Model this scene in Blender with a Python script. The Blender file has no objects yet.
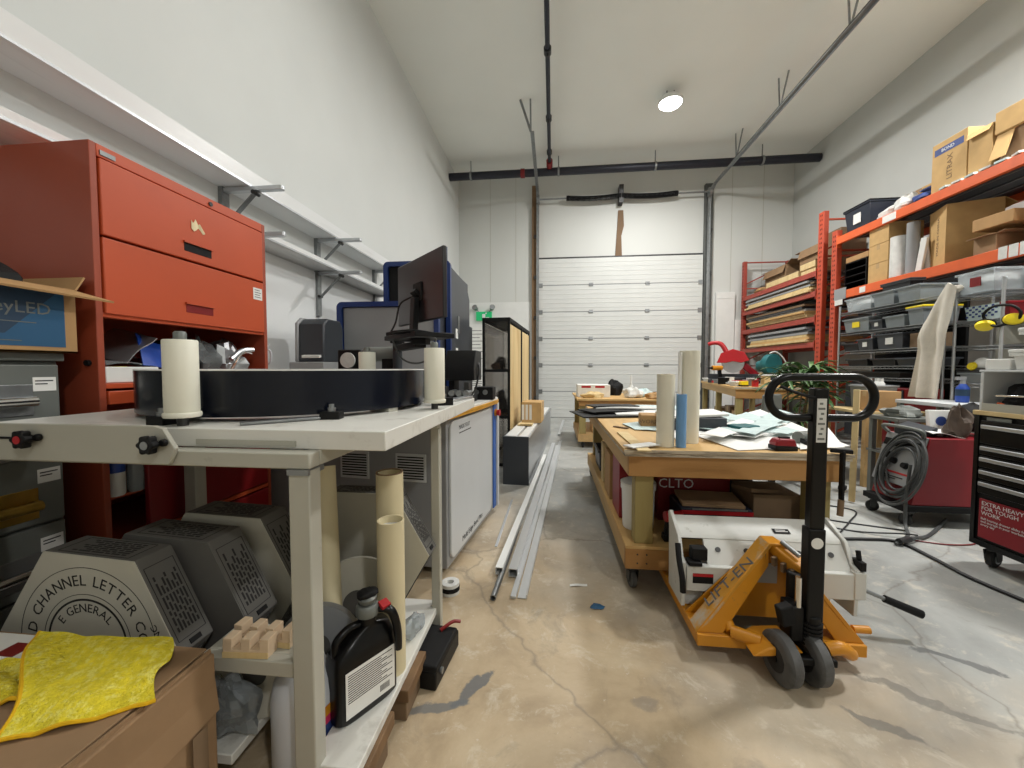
import bpy, bmesh, math, random, zlib
from mathutils import Vector, Matrix, Euler
R = math.radians
rnd = random.Random(7)
scene = bpy.context.scene
col = scene.collection

# ------------------------------------------------------------------ camera
FPX, YAW, PITCH, EYE = 385.0, R(6.1), R(2.38), 1.25
cam = bpy.data.objects.new('camera', bpy.data.cameras.new('camera'))
cam.data.sensor_fit = 'HORIZONTAL'; cam.data.sensor_width = 36.0
cam.data.lens = 36.0 * FPX / 1024.0
cam.data.clip_start = 0.02
cam.location = (0, 0, EYE); cam.rotation_euler = (math.pi/2 - PITCH, 0, YAW)
col.objects.link(cam); scene.camera = cam
vs = scene.view_settings
scene.display_settings.display_device = 'sRGB'
vs.view_transform = 'Standard'; vs.look = 'None'; vs.gamma = 1.0; vs.use_curve_mapping = False
vs.exposure = 0.22

def at(px, py, X=None, Y=None, Z=None):
    # the point of the place seen at a pixel of the photograph, on the plane X=, Y= or Z=
    x = (px-512)/FPX; y = (384-py)/FPX
    d_ = Euler((math.pi/2-PITCH, 0, YAW)).to_matrix() @ Vector((x, y, -1))
    k = X/d_.x if X is not None else (Y/d_.y if Y is not None else (Z-EYE)/d_.z)
    return Vector((0, 0, EYE)) + d_*k

# ------------------------------------------------------------------ materials
def lin(c):
    return tuple(((v/255.)/12.92 if v/255. <= .04045 else ((v/255.+.055)/1.055)**2.4) for v in c)

def mat(name, c, rough=.5, metal=0., var=.12, scale=6., stretch=(1, 1, 1), c2=None, thr=(.45, .6), s2=3., bump=0., bscale=60., emit=0., trans=0., alpha=1., coat=0., spec=.5):
    m = bpy.data.materials.new(name); m.use_nodes = True
    nt = m.node_tree; N = nt.nodes; L = nt.links
    b = N['Principled BSDF']
    c = lin(c)
    tc = N.new('ShaderNodeTexCoord'); mp = N.new('ShaderNodeMapping'); mp.inputs['Scale'].default_value = stretch
    L.new(tc.outputs['Object'], mp.inputs['Vector'])
    no = N.new('ShaderNodeTexNoise'); no.inputs['Scale'].default_value = scale; no.inputs['Detail'].default_value = 5
    L.new(mp.outputs[0], no.inputs['Vector'])
    rp = N.new('ShaderNodeValToRGB')
    rp.color_ramp.elements[0].position = .3; rp.color_ramp.elements[1].position = .7
    rp.color_ramp.elements[0].color = tuple(v*(1-var) for v in c) + (1,)
    rp.color_ramp.elements[1].color = tuple(min(1, v*(1+var)) for v in c) + (1,)
    L.new(no.outputs['Fac'], rp.inputs[0]); out = rp.outputs[0]
    if c2:
        n2 = N.new('ShaderNodeTexNoise'); n2.inputs['Scale'].default_value = s2; n2.inputs['Detail'].default_value = 8
        n2.inputs['Roughness'].default_value = .65
        L.new(mp.outputs[0], n2.inputs['Vector'])
        r2 = N.new('ShaderNodeValToRGB'); r2.color_ramp.elements[0].position = thr[0]; r2.color_ramp.elements[1].position = thr[1]
        L.new(n2.outputs['Fac'], r2.inputs[0])
        mx = N.new('ShaderNodeMix'); mx.data_type = 'RGBA'
        L.new(r2.outputs[0], mx.inputs['Factor']); L.new(out, mx.inputs['A']); mx.inputs['B'].default_value = lin(c2) + (1,)
        out = mx.outputs['Result']
    L.new(out, b.inputs['Base Color'])
    b.inputs['Roughness'].default_value = rough; b.inputs['Metallic'].default_value = metal
    b.inputs['Specular IOR Level'].default_value = spec
    if trans: b.inputs['Transmission Weight'].default_value = trans
    if alpha < 1: b.inputs['Alpha'].default_value = alpha
    if coat: b.inputs['Coat Weight'].default_value = coat
    if emit:
        b.inputs['Emission Color'].default_value = c + (1,); b.inputs['Emission Strength'].default_value = emit
    if bump:
        nb = N.new('ShaderNodeTexNoise'); nb.inputs['Scale'].default_value = bscale; nb.inputs['Detail'].default_value = 6
        L.new(mp.outputs[0], nb.inputs['Vector'])
        bu = N.new('ShaderNodeBump'); bu.inputs['Strength'].default_value = bump; bu.inputs['Distance'].default_value = .01
        L.new(nb.outputs['Fac'], bu.inputs['Height']); L.new(bu.outputs[0], b.inputs['Normal'])
    return m

def wood(name, c, c2, axis='Y', sc=7., rough=.65):
    st = {'X': (.12, 1, 1), 'Y': (1, .12, 1), 'Z': (1, 1, .12)}[axis]
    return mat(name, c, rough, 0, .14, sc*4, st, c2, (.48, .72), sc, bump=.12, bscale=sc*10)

M = dict(
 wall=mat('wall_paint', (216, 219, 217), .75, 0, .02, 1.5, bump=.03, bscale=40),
 wallback=mat('insulated_panel', (208, 210, 206), .55, 0, .03, .8, (1, 1, .3)),
 white=mat('white_paint', (226, 227, 224), .45, 0, .03, 5),
 shelfwhite=mat('white_melamine', (228, 230, 230), .35, 0, .03, 3, (1, .1, 1), (196, 198, 198), (.6, .8), 5),
 alu=mat('aluminium', (196, 199, 202), .34, .85, .10, 5, (1, .05, 1), bump=.02),
 aluw=mat('milled_aluminium', (214, 217, 219), .38, .55, .10, 4, (1, .04, 1)),
 steel=mat('galvanised_steel', (142, 145, 146), .4, .75, .14, 14),
 dsteel=mat('dark_steel', (70, 70, 70), .45, .7, .2, 14),
 chrome=mat('chrome', (210, 210, 210), .15, 1, .05, 5),
 brass=mat('brass', (176, 146, 70), .3, .9, .15, 20),
 orange=mat('orange_enamel', (192, 80, 42), .42, 0, .05, 2.5, c2=(178, 72, 40), thr=(.55, .8), s2=1.2),
 orangeshade=mat('orange_enamel_shaded', (156, 70, 46), .45, 0, .06, 2),  # same enamel, darkened to put the shade of the cabinet sides into the colour
 dred=mat('dark_red_enamel', (128, 22, 24), .4, 0, .08, 3),
 gcab=mat('grey_cabinet_enamel', (112, 116, 112), .42, .15, .06, 4),
 tgrey=mat('warm_grey_enamel', (176, 174, 162), .45, 0, .04, 5, c2=(140, 136, 124), thr=(.66, .74), s2=9),
 twhite=mat('worktop_laminate', (222, 221, 214), .4, 0, .04, 4, c2=(176, 172, 162), thr=(.56, .72), s2=5),
 coil=mat('dark_blue_coil', (8, 13, 26), .2, 0, .25, 3, (1, 1, .05), spec=.4),
 nylon=mat('white_nylon', (234, 232, 216), .5, 0, .03, 10),
 black=mat('black_plastic', (14, 14, 15), .5, 0, .2, 20, spec=.25),
 blackg=mat('black_gloss', (8, 8, 9), .28, 0, .2, 10, spec=.3),
 blackm=mat('black_matt', (22, 22, 23), .7, 0, .2, 20, spec=.25),
 rubber=mat('grey_rubber', (88, 88, 88), .7, 0, .12, 25, c2=(60, 60, 60), thr=(.5, .7), s2=14),
 drubber=mat('dark_rubber', (38, 38, 39), .75, 0, .2, 25),
 ddark=mat('shelf_dark', (38, 39, 41), .6, 0, .15, 12),
 card=mat('cardboard', (176, 138, 92), .8, 0, .07, 9, (1, 1, .4), bump=.05, bscale=50),
 card2=mat('cardboard_brown', (146, 117, 86), .85, 0, .08, 9, bump=.05, bscale=50),
 card3=mat('cardboard_light', (198, 162, 108), .8, 0, .07, 9, bump=.05, bscale=50),
 cardd=mat('cardboard_tan', (118, 96, 72), .85, 0, .1, 9, bump=.05, bscale=50),
 tape=mat('packing_tape', (190, 160, 116), .25, 0, .06, 12),
 octf=mat('grey_cardboard', (186, 183, 170), .75, 0, .05, 7),
 octs=mat('dark_grey_cardboard', (92, 90, 86), .75, 0, .06, 7),
 ink=mat('black_ink', (22, 22, 22), .7, 0, .1, 20),
 inkg=mat('grey_ink', (96, 96, 96), .7, 0, .1, 20),
 inkb=mat('blue_ink', (44, 66, 128), .6, 0, .1, 20),
 inkw=mat('white_ink', (226, 226, 226), .6, 0, .05, 20),
 paper=mat('paper', (230, 230, 226), .7, 0, .04, 10),
 papb=mat('pale_blue_paper', (192, 210, 209), .65, 0, .08, 9),
 tape_w=mat('masking_tape', (226, 210, 170), .7, 0, .08, 20),
 yellow=mat('yellow_microfibre', (236, 216, 48), .95, 0, .16, 50, c2=(246, 234, 110), thr=(.5, .62), s2=60, bump=.9, bscale=160),
 yellowe=mat('yellow_hem', (228, 178, 14), .9, 0, .1, 60),
 jyellow=mat('yellow_machine_enamel', (204, 136, 28), .42, 0, .08, 5, c2=(150, 108, 58), thr=(.66, .72), s2=12),
 jyelloww=mat('worn_yellow_enamel', (200, 142, 46), .5, 0, .1, 8, (1, 1, 1), (186, 172, 152), (.5, .62), 7),
 bluem=mat('blue_machine_enamel', (28, 52, 108), .38, .1, .08, 4),
 blueb=mat('bright_blue_enamel', (56, 104, 186), .4, 0, .06, 4),
 greym=mat('grey_machine_panel', (152, 154, 156), .45, .1, .05, 3),
 greyd=mat('charcoal_machine_panel', (58, 62, 68), .42, .1, .08, 3),
 console=mat('pale_grey_enamel', (204, 207, 208), .35, 0, .03, 3),
 ytrim=mat('amber_edge', (206, 150, 44), .45, 0, .12, 6),
 screen=mat('monitor_back', (34, 33, 36), .32, 0, .1, 5),
 blank=mat('screen_glass', (10, 10, 12), .08, 0, .1, 5, coat=.5),
 ply=wood('plywood_top', (206, 170, 112), (176, 134, 76), 'Y', 3),
 plyedge=mat('plywood_edge', (190, 178, 158), .8, 0, .25, 14, (.6, .6, 6), (112, 100, 86), (.5, .66), 10),
 pine=wood('pine', (180, 134, 78), (148, 102, 52), 'X', 3),
 pinez=wood('pine_post', (158, 142, 90), (132, 112, 62), 'Z', 3),
 piney=wood('pine_rail', (196, 162, 110), (164, 124, 76), 'Y', 3),
 osb=mat('pale_board', (214, 190, 140), .75, 0, .1, 6, (1, 1, .15), (196, 166, 112), (.5, .7), 5),
 oldwood=wood('old_wood', (120, 92, 62), (84, 60, 38), 'Z', 4),
 rackr=mat('red_rack_enamel', (160, 66, 52), .5, 0, .08, 8),
 racko=mat('orange_rack_enamel', (226, 100, 48), .45, 0, .06, 6),
 racku=mat('orange_red_rack_upright', (190, 74, 46), .45, 0, .07, 6),
 cloth=mat('beige_cloth', (216, 210, 198), .95, 0, .06, 14, bump=.3, bscale=90),
 rag=mat('white_rag', (214, 214, 210), .95, 0, .08, 14, bump=.3, bscale=60),
 wred=mat('crimson_enamel', (138, 8, 26), .42, 0, .06, 3),
 red=mat('red_plastic', (176, 30, 38), .42, 0, .08, 8),
 hyellow=mat('yellow_plastic', (232, 208, 24), .4, 0, .05, 8),
 green=mat('leaf_green', (58, 92, 46), .5, 0, .25, 14, c2=(112, 142, 88), thr=(.5, .68), s2=9),
 teal=mat('teal_plastic', (24, 96, 100), .5, 0, .15, 10),
 sign=mat('exit_green', (20, 150, 90), .5, 0, .05, 10, emit=.45),
 clear=mat('clear_plastic', (206, 214, 218), .22, 0, .06, 10, trans=.55, alpha=.75),
 clearb=mat('smoky_clear_plastic', (150, 158, 162), .3, 0, .08, 10, trans=.3, alpha=.85),
 glass=mat('tinted_glass', (120, 112, 104), .05, 0, .05, 3, trans=.9, alpha=.55),
 blue=mat('blue_plastic', (30, 70, 160), .4, 0, .1, 8),
 skyblue=mat('blue_vinyl', (110, 158, 208), .4, 0, .03, 6),
 darkblue=mat('navy_plastic', (26, 34, 50), .4, 0, .1, 8),
 navyp=mat('printed_blue', (34, 86, 124), .5, 0, .06, 3),
 navyd=mat('printed_dark_blue', (30, 58, 84), .5, 0, .06, 3),
 jug=mat('milky_polythene', (212, 216, 222), .35, 0, .03, 6),
 pink=mat('magenta_label', (206, 46, 96), .5, 0, .05, 6),
 tube=mat('cream_cardboard_tube', (214, 202, 166), .65, 0, .05, 8, (1, 1, .2)),
 vinylw=mat('cream_vinyl_roll', (228, 224, 206), .42, 0, .03, 6),
 leather=mat('dark_leather', (84, 70, 60), .7, 0, .2, 16, bump=.2),
 wblock=mat('raw_wood_block', (208, 184, 154), .7, 0, .12, 14, (.3, 1, 1)),
 wmach=mat('white_machine_enamel', (204, 205, 200), .42, 0, .04, 5, c2=(150, 148, 138), thr=(.62, .74), s2=14),
 pipe=mat('navy_steel_pipe', (40, 42, 52), .45, .3, .1, 6),
 pipeg=mat('grey_steel_pipe', (92, 94, 92), .45, .5, .12, 8),
 cable=mat('black_cable', (30, 30, 31), .55, 0, .15, 20),
 hose=mat('grey_hose', (74, 76, 76), .55, 0, .12, 18),
 lamp=mat('lamp_lens', (255, 252, 244), .4, 0, 0, 5, emit=14.),
 bag=mat('clear_bag', (150, 156, 158), .18, 0, .2, 12, trans=.3, alpha=.7),
)

def floor_mat():
    m = bpy.data.materials.new('worn_concrete'); m.use_nodes = True
    nt = m.node_tree; N = nt.nodes; L = nt.links; b = N['Principled BSDF']
    tc = N.new('ShaderNodeTexCoord'); v = tc.outputs['Object']
    def noise(s, d=6, r=.6, dist=0):
        n = N.new('ShaderNodeTexNoise'); n.inputs['Scale'].default_value = s; n.inputs['Detail'].default_value = d
        n.inputs['Roughness'].default_value = r; n.inputs['Distortion'].default_value = dist
        L.new(v, n.inputs['Vector']); return n.outputs['Fac']
    def ramp(f, stops):
        r = N.new('ShaderNodeValToRGB'); cr = r.color_ramp
        while len(cr.elements) < len(stops): cr.elements.new(.5)
        for e, (p, c) in zip(cr.elements, stops):
            e.position = p; e.color = (lin(c) + (1,)) if isinstance(c, tuple) else (c, c, c, 1)
        L.new(f, r.inputs[0]); return r.outputs[0]
    def mix(f, a, bb, mode='MIX'):
        x = N.new('ShaderNodeMix'); x.data_type = 'RGBA'; x.blend_type = mode
        if isinstance(f, float): x.inputs['Factor'].default_value = f
        else: L.new(f, x.inputs['Factor'])
        for s, k in ((a, 'A'), (bb, 'B')):
            if isinstance(s, tuple): x.inputs[k].default_value = lin(s) + (1,)
            else: L.new(s, x.inputs[k])
        return x.outputs['Result']
    def math_(op, a, bb):
        x = N.new('ShaderNodeMath'); x.operation = op
        for i, s in enumerate((a, bb)):
            if isinstance(s, (int, float)): x.inputs[i].default_value = s
            else: L.new(s, x.inputs[i])
        return x.outputs[0]
    tan = ramp(noise(1.7, 9, .65, .4), [(.3, (150, 131, 104)), (.5, (183, 163, 133)), (.72, (206, 189, 160))])
    grey = ramp(noise(1.3, 9, .62, .3), [(.3, (140, 142, 140)), (.52, (168, 170, 167)), (.75, (192, 193, 188))])
    sx = N.new('ShaderNodeSeparateXYZ'); L.new(v, sx.inputs[0])
    # the bare brown patch lies towards the near left, the grey sealer towards the door and the right
    t = math_('ADD', math_('MULTIPLY', sx.outputs[1], .72), math_('MULTIPLY', sx.outputs[0], .78))
    t = math_('ADD', t, math_('MULTIPLY', math_('SUBTRACT', noise(2.2, 7, .6, .5), .5), 1.5))
    base = mix(ramp(t_norm(N, L, t, 1.35, 2.75), [(0., 0.), (1., 1.)]), tan, grey)
    light = ramp(noise(7, 10, .75, .5), [(.54, 0.), (.66, 1.)])
    base = mix(math_('MULTIPLY', light, .5), base, (216, 208, 190))
    dark = ramp(noise(3.1, 10, .72, .8), [(.32, 1.), (.44, 0.)])
    base = mix(math_('MULTIPLY', dark, .45), base, (122, 114, 102))
    speck = ramp(noise(34, 6, .7), [(.64, 0.), (.70, 1.)]); base = mix(math_('MULTIPLY', speck, .5), base, (222, 216, 204))
    dspeck = ramp(noise(27, 7, .75), [(.28, 1.), (.34, 0.)]); base = mix(math_('MULTIPLY', dspeck, .5), base, (96, 92, 86))
    # hairline cracks
    vo = N.new('ShaderNodeTexVoronoi'); vo.feature = 'DISTANCE_TO_EDGE'; vo.inputs['Scale'].default_value = .62
    wv = N.new('ShaderNodeTexNoise'); wv.inputs['Scale'].default_value = 3.; wv.inputs['Detail'].default_value = 8
    L.new(v, wv.inputs['Vector'])
    vm = N.new('ShaderNodeVectorMath'); vm.operation = 'MULTIPLY_ADD'
    wc = N.new('ShaderNodeVectorMath'); wc.operation = 'SUBTRACT'; L.new(wv.outputs['Color'], wc.inputs[0]); wc.inputs[1].default_value = (.5, .5, .5)
    L.new(wc.outputs[0], vm.inputs[0]); vm.inputs[1].default_value = (.30, .30, 0); L.new(v, vm.inputs[2])
    L.new(vm.outputs[0], vo.inputs['Vector'])
    crack = ramp(vo.outputs['Distance'], [(.0, 1.), (.006, 0.)])
    base = mix(math_('MULTIPLY', crack, .5), base, (112, 104, 94))
    def stain(px, py, rx, ry, ang, c, k):
        p = at(px, py, Z=0); m_ = N.new('ShaderNodeMapping'); m_.vector_type = 'TEXTURE'
        m_.inputs['Location'].default_value = (p.x, p.y, 0); m_.inputs['Rotation'].default_value = (0, 0, R(ang)); m_.inputs['Scale'].default_value = (rx, ry, 1)
        L.new(vm.outputs[0], m_.inputs['Vector']); ln = N.new('ShaderNodeVectorMath'); ln.operation = 'LENGTH'
        vv = N.new('ShaderNodeVectorMath'); vv.operation = 'MULTIPLY'; L.new(m_.outputs[0], vv.inputs[0]); vv.inputs[1].default_value = (1, 1, 0); L.new(vv.outputs[0], ln.inputs[0])
        f = math_('ADD', ln.outputs['Value'], math_('MULTIPLY', math_('SUBTRACT', noise(16, 8, .7), .5), 1.6))
        return mix(math_('MULTIPLY', ramp(f, [(.75, 1.), (1., 0.)]), k), base, c)
    for a in ((468, 683, .035, .10, -30, (96, 100, 104), .85), (440, 700, .10, .028, 15, (104, 108, 110), .8), (965, 660, .16, .03, -20, (98, 100, 100), .8), (895, 728, .12, .03, -40, (108, 106, 100), .7), (760, 650, .10, .05, 10, (120, 116, 108), .5), (930, 700, .25, .02, -30, (112, 110, 104), .6), (650, 700, .05, .04, 0, (126, 120, 112), .5)): base = stain(*a)
    L.new(base, b.inputs['Base Color'])
    rr = ramp(noise(3, 6), [(.3, .38), (.7, .62)]); L.new(rr, b.inputs['Roughness'])
    bu = N.new('ShaderNodeBump'); bu.inputs['Strength'].default_value = .12; bu.inputs['Distance'].default_value = .01
    L.new(noise(28, 8, .7), bu.inputs['Height']); L.new(bu.outputs[0], b.inputs['Normal'])
    return m
def t_norm(N, L, s, a, b):
    x = N.new('ShaderNodeMapRange'); x.inputs['From Min'].default_value = a; x.inputs['From Max'].default_value = b
    L.new(s, x.inputs['Value']); return x.outputs[0]
M['floor'] = floor_mat()

# ------------------------------------------------------------------ mesh helpers
WM = {}                                        # world matrix of every empty / part
def rot(rx=0, ry=0, rz=0): return Euler((R(rx), R(ry), R(rz))).to_matrix().to_4x4()
def T(x, y, z): return Matrix.Translation((x, y, z))
def spl(pts, n=6, closed=False):
    P = [Vector(p) for p in pts]; out = []; k = len(P)
    for i in range(k if closed else k-1):
        a, b, c, d = (P[(i-1) % k] if closed or i else P[0]), P[i], P[(i+1) % k], (P[(i+2) % k] if closed or i+2 < k else P[-1])
        for j in range(n):
            t = j/n
            out.append(.5*((2*b)+(c-a)*t+(2*a-5*b+4*c-d)*t*t+(3*b-a-3*c+d)*t**3))
    if not closed: out.append(P[-1])
    return out

class MB:
    def __init__(s, X=None): s.v = []; s.f = []; s.m = []; s.mats = []; s.cur = 0; s.X = X or Matrix()
    def use(s, m):
        m = M[m] if isinstance(m, str) else m
        if m not in s.mats: s.mats.append(m)
        s.cur = s.mats.index(m); return s
    def add(s, vs_, fs):
        o = len(s.v); s.v += [s.X @ Vector(v) for v in vs_]
        for f in fs: s.f.append([o+i for i in f]); s.m.append(s.cur)
        return s
    def box(s, x0, y0, z0, x1, y1, z1, A=None):
        vs_ = [Vector((x, y, z)) for z in (z0, z1) for y in (y0, y1) for x in (x0, x1)]
        if A: vs_ = [A @ v for v in vs_]
        return s.add(vs_, [(0, 2, 3, 1), (4, 5, 7, 6), (0, 1, 5, 4), (2, 6, 7, 3), (0, 4, 6, 2), (1, 3, 7, 5)])
    def ob(s, c, d, rx=0, ry=0, rz=0):
        return s.box(-d[0]/2, -d[1]/2, -d[2]/2, d[0]/2, d[1]/2, d[2]/2, T(*c) @ rot(rx, ry, rz))
    def bar(s, p0, p1, w, h, up=(0, 0, 1)):
        p0, p1 = Vector(p0), Vector(p1); d = (p1-p0).normalized(); u = Vector(up)
        x = d.cross(u)
        if x.length < 1e-4: x = d.cross(Vector((1, 0, 0)))
        x.normalize(); z = x.cross(d).normalized()
        vs_ = [p + x*(w/2*a) + z*(h/2*b) for p in (p0, p1) for a, b in ((-1, -1), (1, -1), (1, 1), (-1, 1))]
        return s.add(vs_, [(0, 1, 2, 3), (7, 6, 5, 4), (0, 4, 5, 1), (1, 5, 6, 2), (2, 6, 7, 3), (3, 7, 4, 0)])
    def cyl(s, p0, p1, r0, r1=None, n=20, caps=True, arc=None):
        p0, p1 = Vector(p0), Vector(p1); r1 = r0 if r1 is None else r1
        d = (p1-p0).normalized(); a = d.orthogonal().normalized(); b = d.cross(a)
        vs_ = [p + (a*math.cos(2*math.pi*i/n) + b*math.sin(2*math.pi*i/n))*r for p, r in ((p0, r0), (p1, r1)) for i in range(n)]
        fs = [(i, (i+1) % n, n+(i+1) % n, n+i) for i in range(n)]
        if caps: fs += [tuple(range(n))[::-1], tuple(range(n, 2*n))]
        return s.add(vs_, fs)
    def ring(s, p0, p1, ro, ri, n=24):
        p0, p1 = Vector(p0), Vector(p1); d = (p1-p0).normalized(); a = d.orthogonal().normalized(); b = d.cross(a)
        vs_ = [p + (a*math.cos(2*math.pi*i/n) + b*math.sin(2*math.pi*i/n))*r for p, r in ((p0, ro), (p1, ro), (p1, ri), (p0, ri)) for i in range(n)]
        fs = [(k*n+i, k*n+(i+1) % n, ((k+1) % 4)*n+(i+1) % n, ((k+1) % 4)*n+i) for k in range(4) for i in range(n)]
        return s.add(vs_, fs)
    def tube(s, pts, r, n=8, closed=False):
        P = [Vector(p) for p in pts]; k = len(P); rr = r if callable(r) else (lambda t: r)
        d0 = (P[1]-P[0]).normalized(); a = d0.orthogonal().normalized(); vs_ = []
        for i in range(k):
            if closed: d = (P[(i+1) % k]-P[i-1])
            else: d = P[min(i+1, k-1)]-P[max(i-1, 0)]
            d = d.normalized() if d.length > 1e-9 else d0
            a = (a - d*a.dot(d)); a = a.normalized() if a.length > 1e-6 else d.orthogonal().normalized()
            b = d.cross(a); q = rr(i/max(1, k-1))
            vs_ += [P[i] + (a*math.cos(2*math.pi*j/n)+b*math.sin(2*math.pi*j/n))*q for j in range(n)]
        fs = []
        for i in range(k if closed else k-1):
            for j in range(n):
                fs.append((i*n+j, i*n+(j+1) % n, ((i+1) % k)*n+(j+1) % n, ((i+1) % k)*n+j))
        if not closed: fs += [tuple(range(n))[::-1], tuple((k-1)*n+j for j in range(n))]
        return s.add(vs_, fs)
    def lathe(s, prof, c, n=24, A=None, sx=1, sy=1):
        A = A or Matrix(); vs_ = []
        for r, z in prof:
            vs_ += [T(*c) @ A @ Vector((max(r, 1e-4)*sx*math.cos(2*math.pi*i/n), max(r, 1e-4)*sy*math.sin(2*math.pi*i/n), z)) for i in range(n)]
        fs = []
        for k in range(len(prof)-1):
            for i in range(n): fs.append((k*n+i, k*n+(i+1) % n, (k+1)*n+(i+1) % n, (k+1)*n+i))
        fs += [tuple(range(n))[::-1], tuple((len(prof)-1)*n+i for i in range(n))]
        return s.add(vs_, fs)
    def prism(s, poly, a0, a1, plane='xz', A=None):
        k = len(poly)
        def g(p, a): return Vector({'xz': (p[0], a, p[1]), 'xy': (p[0], p[1], a), 'yz': (a, p[0], p[1])}[plane])
        vs_ = [g(p, a) for a in (a0, a1) for p in poly]
        if A: vs_ = [A @ v for v in vs_]
        fs = [tuple(range(k))[::-1], tuple(range(k, 2*k))] + [(i, (i+1) % k, k+(i+1) % k, k+i) for i in range(k)]
        return s.add(vs_, fs)
    def sheet(s, fn, nu, nv, th=.002):
        g = [[Vector(fn(i/nu, j/nv)) for j in range(nv+1)] for i in range(nu+1)]; W = nv+1
        nm = [[None]*W for _ in range(nu+1)]
        for i in range(nu+1):
            for j in range(W):
                du = g[min(i+1, nu)][j]-g[max(i-1, 0)][j]; dv = g[i][min(j+1, nv)]-g[i][max(j-1, 0)]
                c = du.cross(dv); nm[i][j] = c.normalized() if c.length > 1e-12 else Vector((0, 0, 1))
        top = [g[i][j]+nm[i][j]*th/2 for i in range(nu+1) for j in range(W)]; bot = [g[i][j]-nm[i][j]*th/2 for i in range(nu+1) for j in range(W)]
        K = len(top); fs = []
        for i in range(nu):
            for j in range(nv):
                q = (i*W+j, (i+1)*W+j, (i+1)*W+j+1, i*W+j+1); fs.append(q); fs.append(tuple(K+x for x in q[::-1]))
        e = [i*W for i in range(nu+1)] + [nu*W+j for j in range(1, W)] + [i*W+nv for i in range(nu-1, -1, -1)] + [j for j in range(nv-1, 0, -1)]
        for i in range(len(e)): a, b = e[i], e[(i+1) % len(e)]; fs.append((b, a, K+a, K+b))
        return s.add(top+bot, fs)
    def blob(s, c, d, seed=0, amp=.2, n=10, m=8, freq=5., flat=False):
        # a soft lump: bundled cloth, crumpled bag
        r = random.Random(seed); ph = [r.uniform(0, 6.28) for _ in range(6)]; vs_ = []
        for j in range(m+1):
            th = math.pi*j/m
            for i in range(n):
                a = 2*math.pi*i/n
                k = 1+amp*(math.sin(a*3+ph[0]+th*2)*.5+math.sin(a*5+ph[1]-th*3)*.3+math.cos(th*5+ph[2]+a)*.3)
                z = math.cos(th); z = max(z, -.55) if flat else z
                vs_.append(Vector(c)+Vector((d[0]/2*k*math.sin(th)*math.cos(a), d[1]/2*k*math.sin(th)*math.sin(a), d[2]/2*k*z)))
        fs = [(j*n+i, j*n+(i+1) % n, (j+1)*n+(i+1) % n, (j+1)*n+i) for j in range(m) for i in range(n)]
        return s.add(vs_, fs)
    def text(s, txt, size, A, th=.0006, align='CENTER', bold=0.):
        # A maps the text plane (x along the line, y up, z out) into the world
        o, w = _glyphs(txt, align, bold)
        vs_, fs = o
        base = [A @ Vector((v[0]*size, v[1]*size, th*(1 if v[2] > 0 else 0))) for v in vs_]
        return s.add(base, fs)
    def build(s, name, m=None, parent=None, bevel=0., smooth=40, seg=2, origin=None):
        me = bpy.data.meshes.new(name)
        inv = WM[parent].inverted() if parent is not None else None
        vv = s.v
        if parent is not None: vv = [inv @ v for v in vv]; loc = None
        else:
            lo = [min(v[i] for v in vv) for i in range(3)]; hi = [max(v[i] for v in vv) for i in range(3)]
            loc = Vector(origin) if origin else Vector(((lo[0]+hi[0])/2, (lo[1]+hi[1])/2, lo[2]))
            vv = [v-loc for v in vv]
        me.from_pydata([tuple(v) for v in vv], [], s.f)
        if s.mats:
            for x in s.mats: me.materials.append(x)
            me.polygons.foreach_set('material_index', s.m)
        else: me.materials.append(M[m] if isinstance(m, str) else m)
        bm = bmesh.new(); bm.from_mesh(me); bmesh.ops.recalc_face_normals(bm, faces=bm.faces); bm.to_mesh(me); bm.free()
        me.update()
        if smooth:
            me.polygons.foreach_set('use_smooth', [True]*len(me.polygons)); me.set_sharp_from_angle(angle=R(smooth))
        ob = bpy.data.objects.new(name, me); col.objects.link(ob)
        if parent is not None: ob.parent = parent; WM[ob] = WM[parent]
        else: ob.location = loc; WM[ob] = T(*loc)
        if bevel:
            b = ob.modifiers.new('bevel', 'BEVEL'); b.width = bevel; b.segments = seg; b.limit_method = 'ANGLE'; b.angle_limit = R(50)
        return ob

_gc = {}
def _glyphs(txt, align, bold=0.):
    key = (txt, align, bold)
    if key in _gc: return _gc[key]
    cu = bpy.data.curves.new('t', 'FONT'); cu.body = txt; cu.align_x = align; cu.align_y = 'CENTER'; cu.size = 1.; cu.extrude = .01; cu.offset = bold; cu.resolution_u = 2
    o = bpy.data.objects.new('t', cu); col.objects.link(o)
    dg = bpy.context.evaluated_depsgraph_get(); me = bpy.data.meshes.new_from_object(o.evaluated_get(dg))
    r = ([tuple(v.co) for v in me.vertices], [tuple(p.vertices) for p in me.polygons])
    w = (max((v[0] for v in r[0]), default=0)-min((v[0] for v in r[0]), default=0)) if r[0] else .3
    bpy.data.objects.remove(o); bpy.data.curves.remove(cu); bpy.data.meshes.remove(me)
    _gc[key] = (r, w); return _gc[key]
def arc_text(mb, txt, size, A, rad, a0, step=None, th=.0006):
    # letters along a circle of radius rad centred on A's origin, the middle letter at angle a0 (degrees, 90 = top)
    adv = []
    for ch in txt: adv.append((_glyphs(ch, 'CENTER')[1] if ch != ' ' else .3)*size + size*.13)
    tot = sum(adv); pos = -tot/2
    for ch, w in zip(txt, adv):
        c = pos+w/2; pos += w
        if ch == ' ': continue
        a = R(a0)-c/rad
        mb.text(ch, size, A @ T(rad*math.cos(a), rad*math.sin(a), 0) @ Matrix.Rotation(a-math.pi/2, 4, 'Z'), th)

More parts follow.
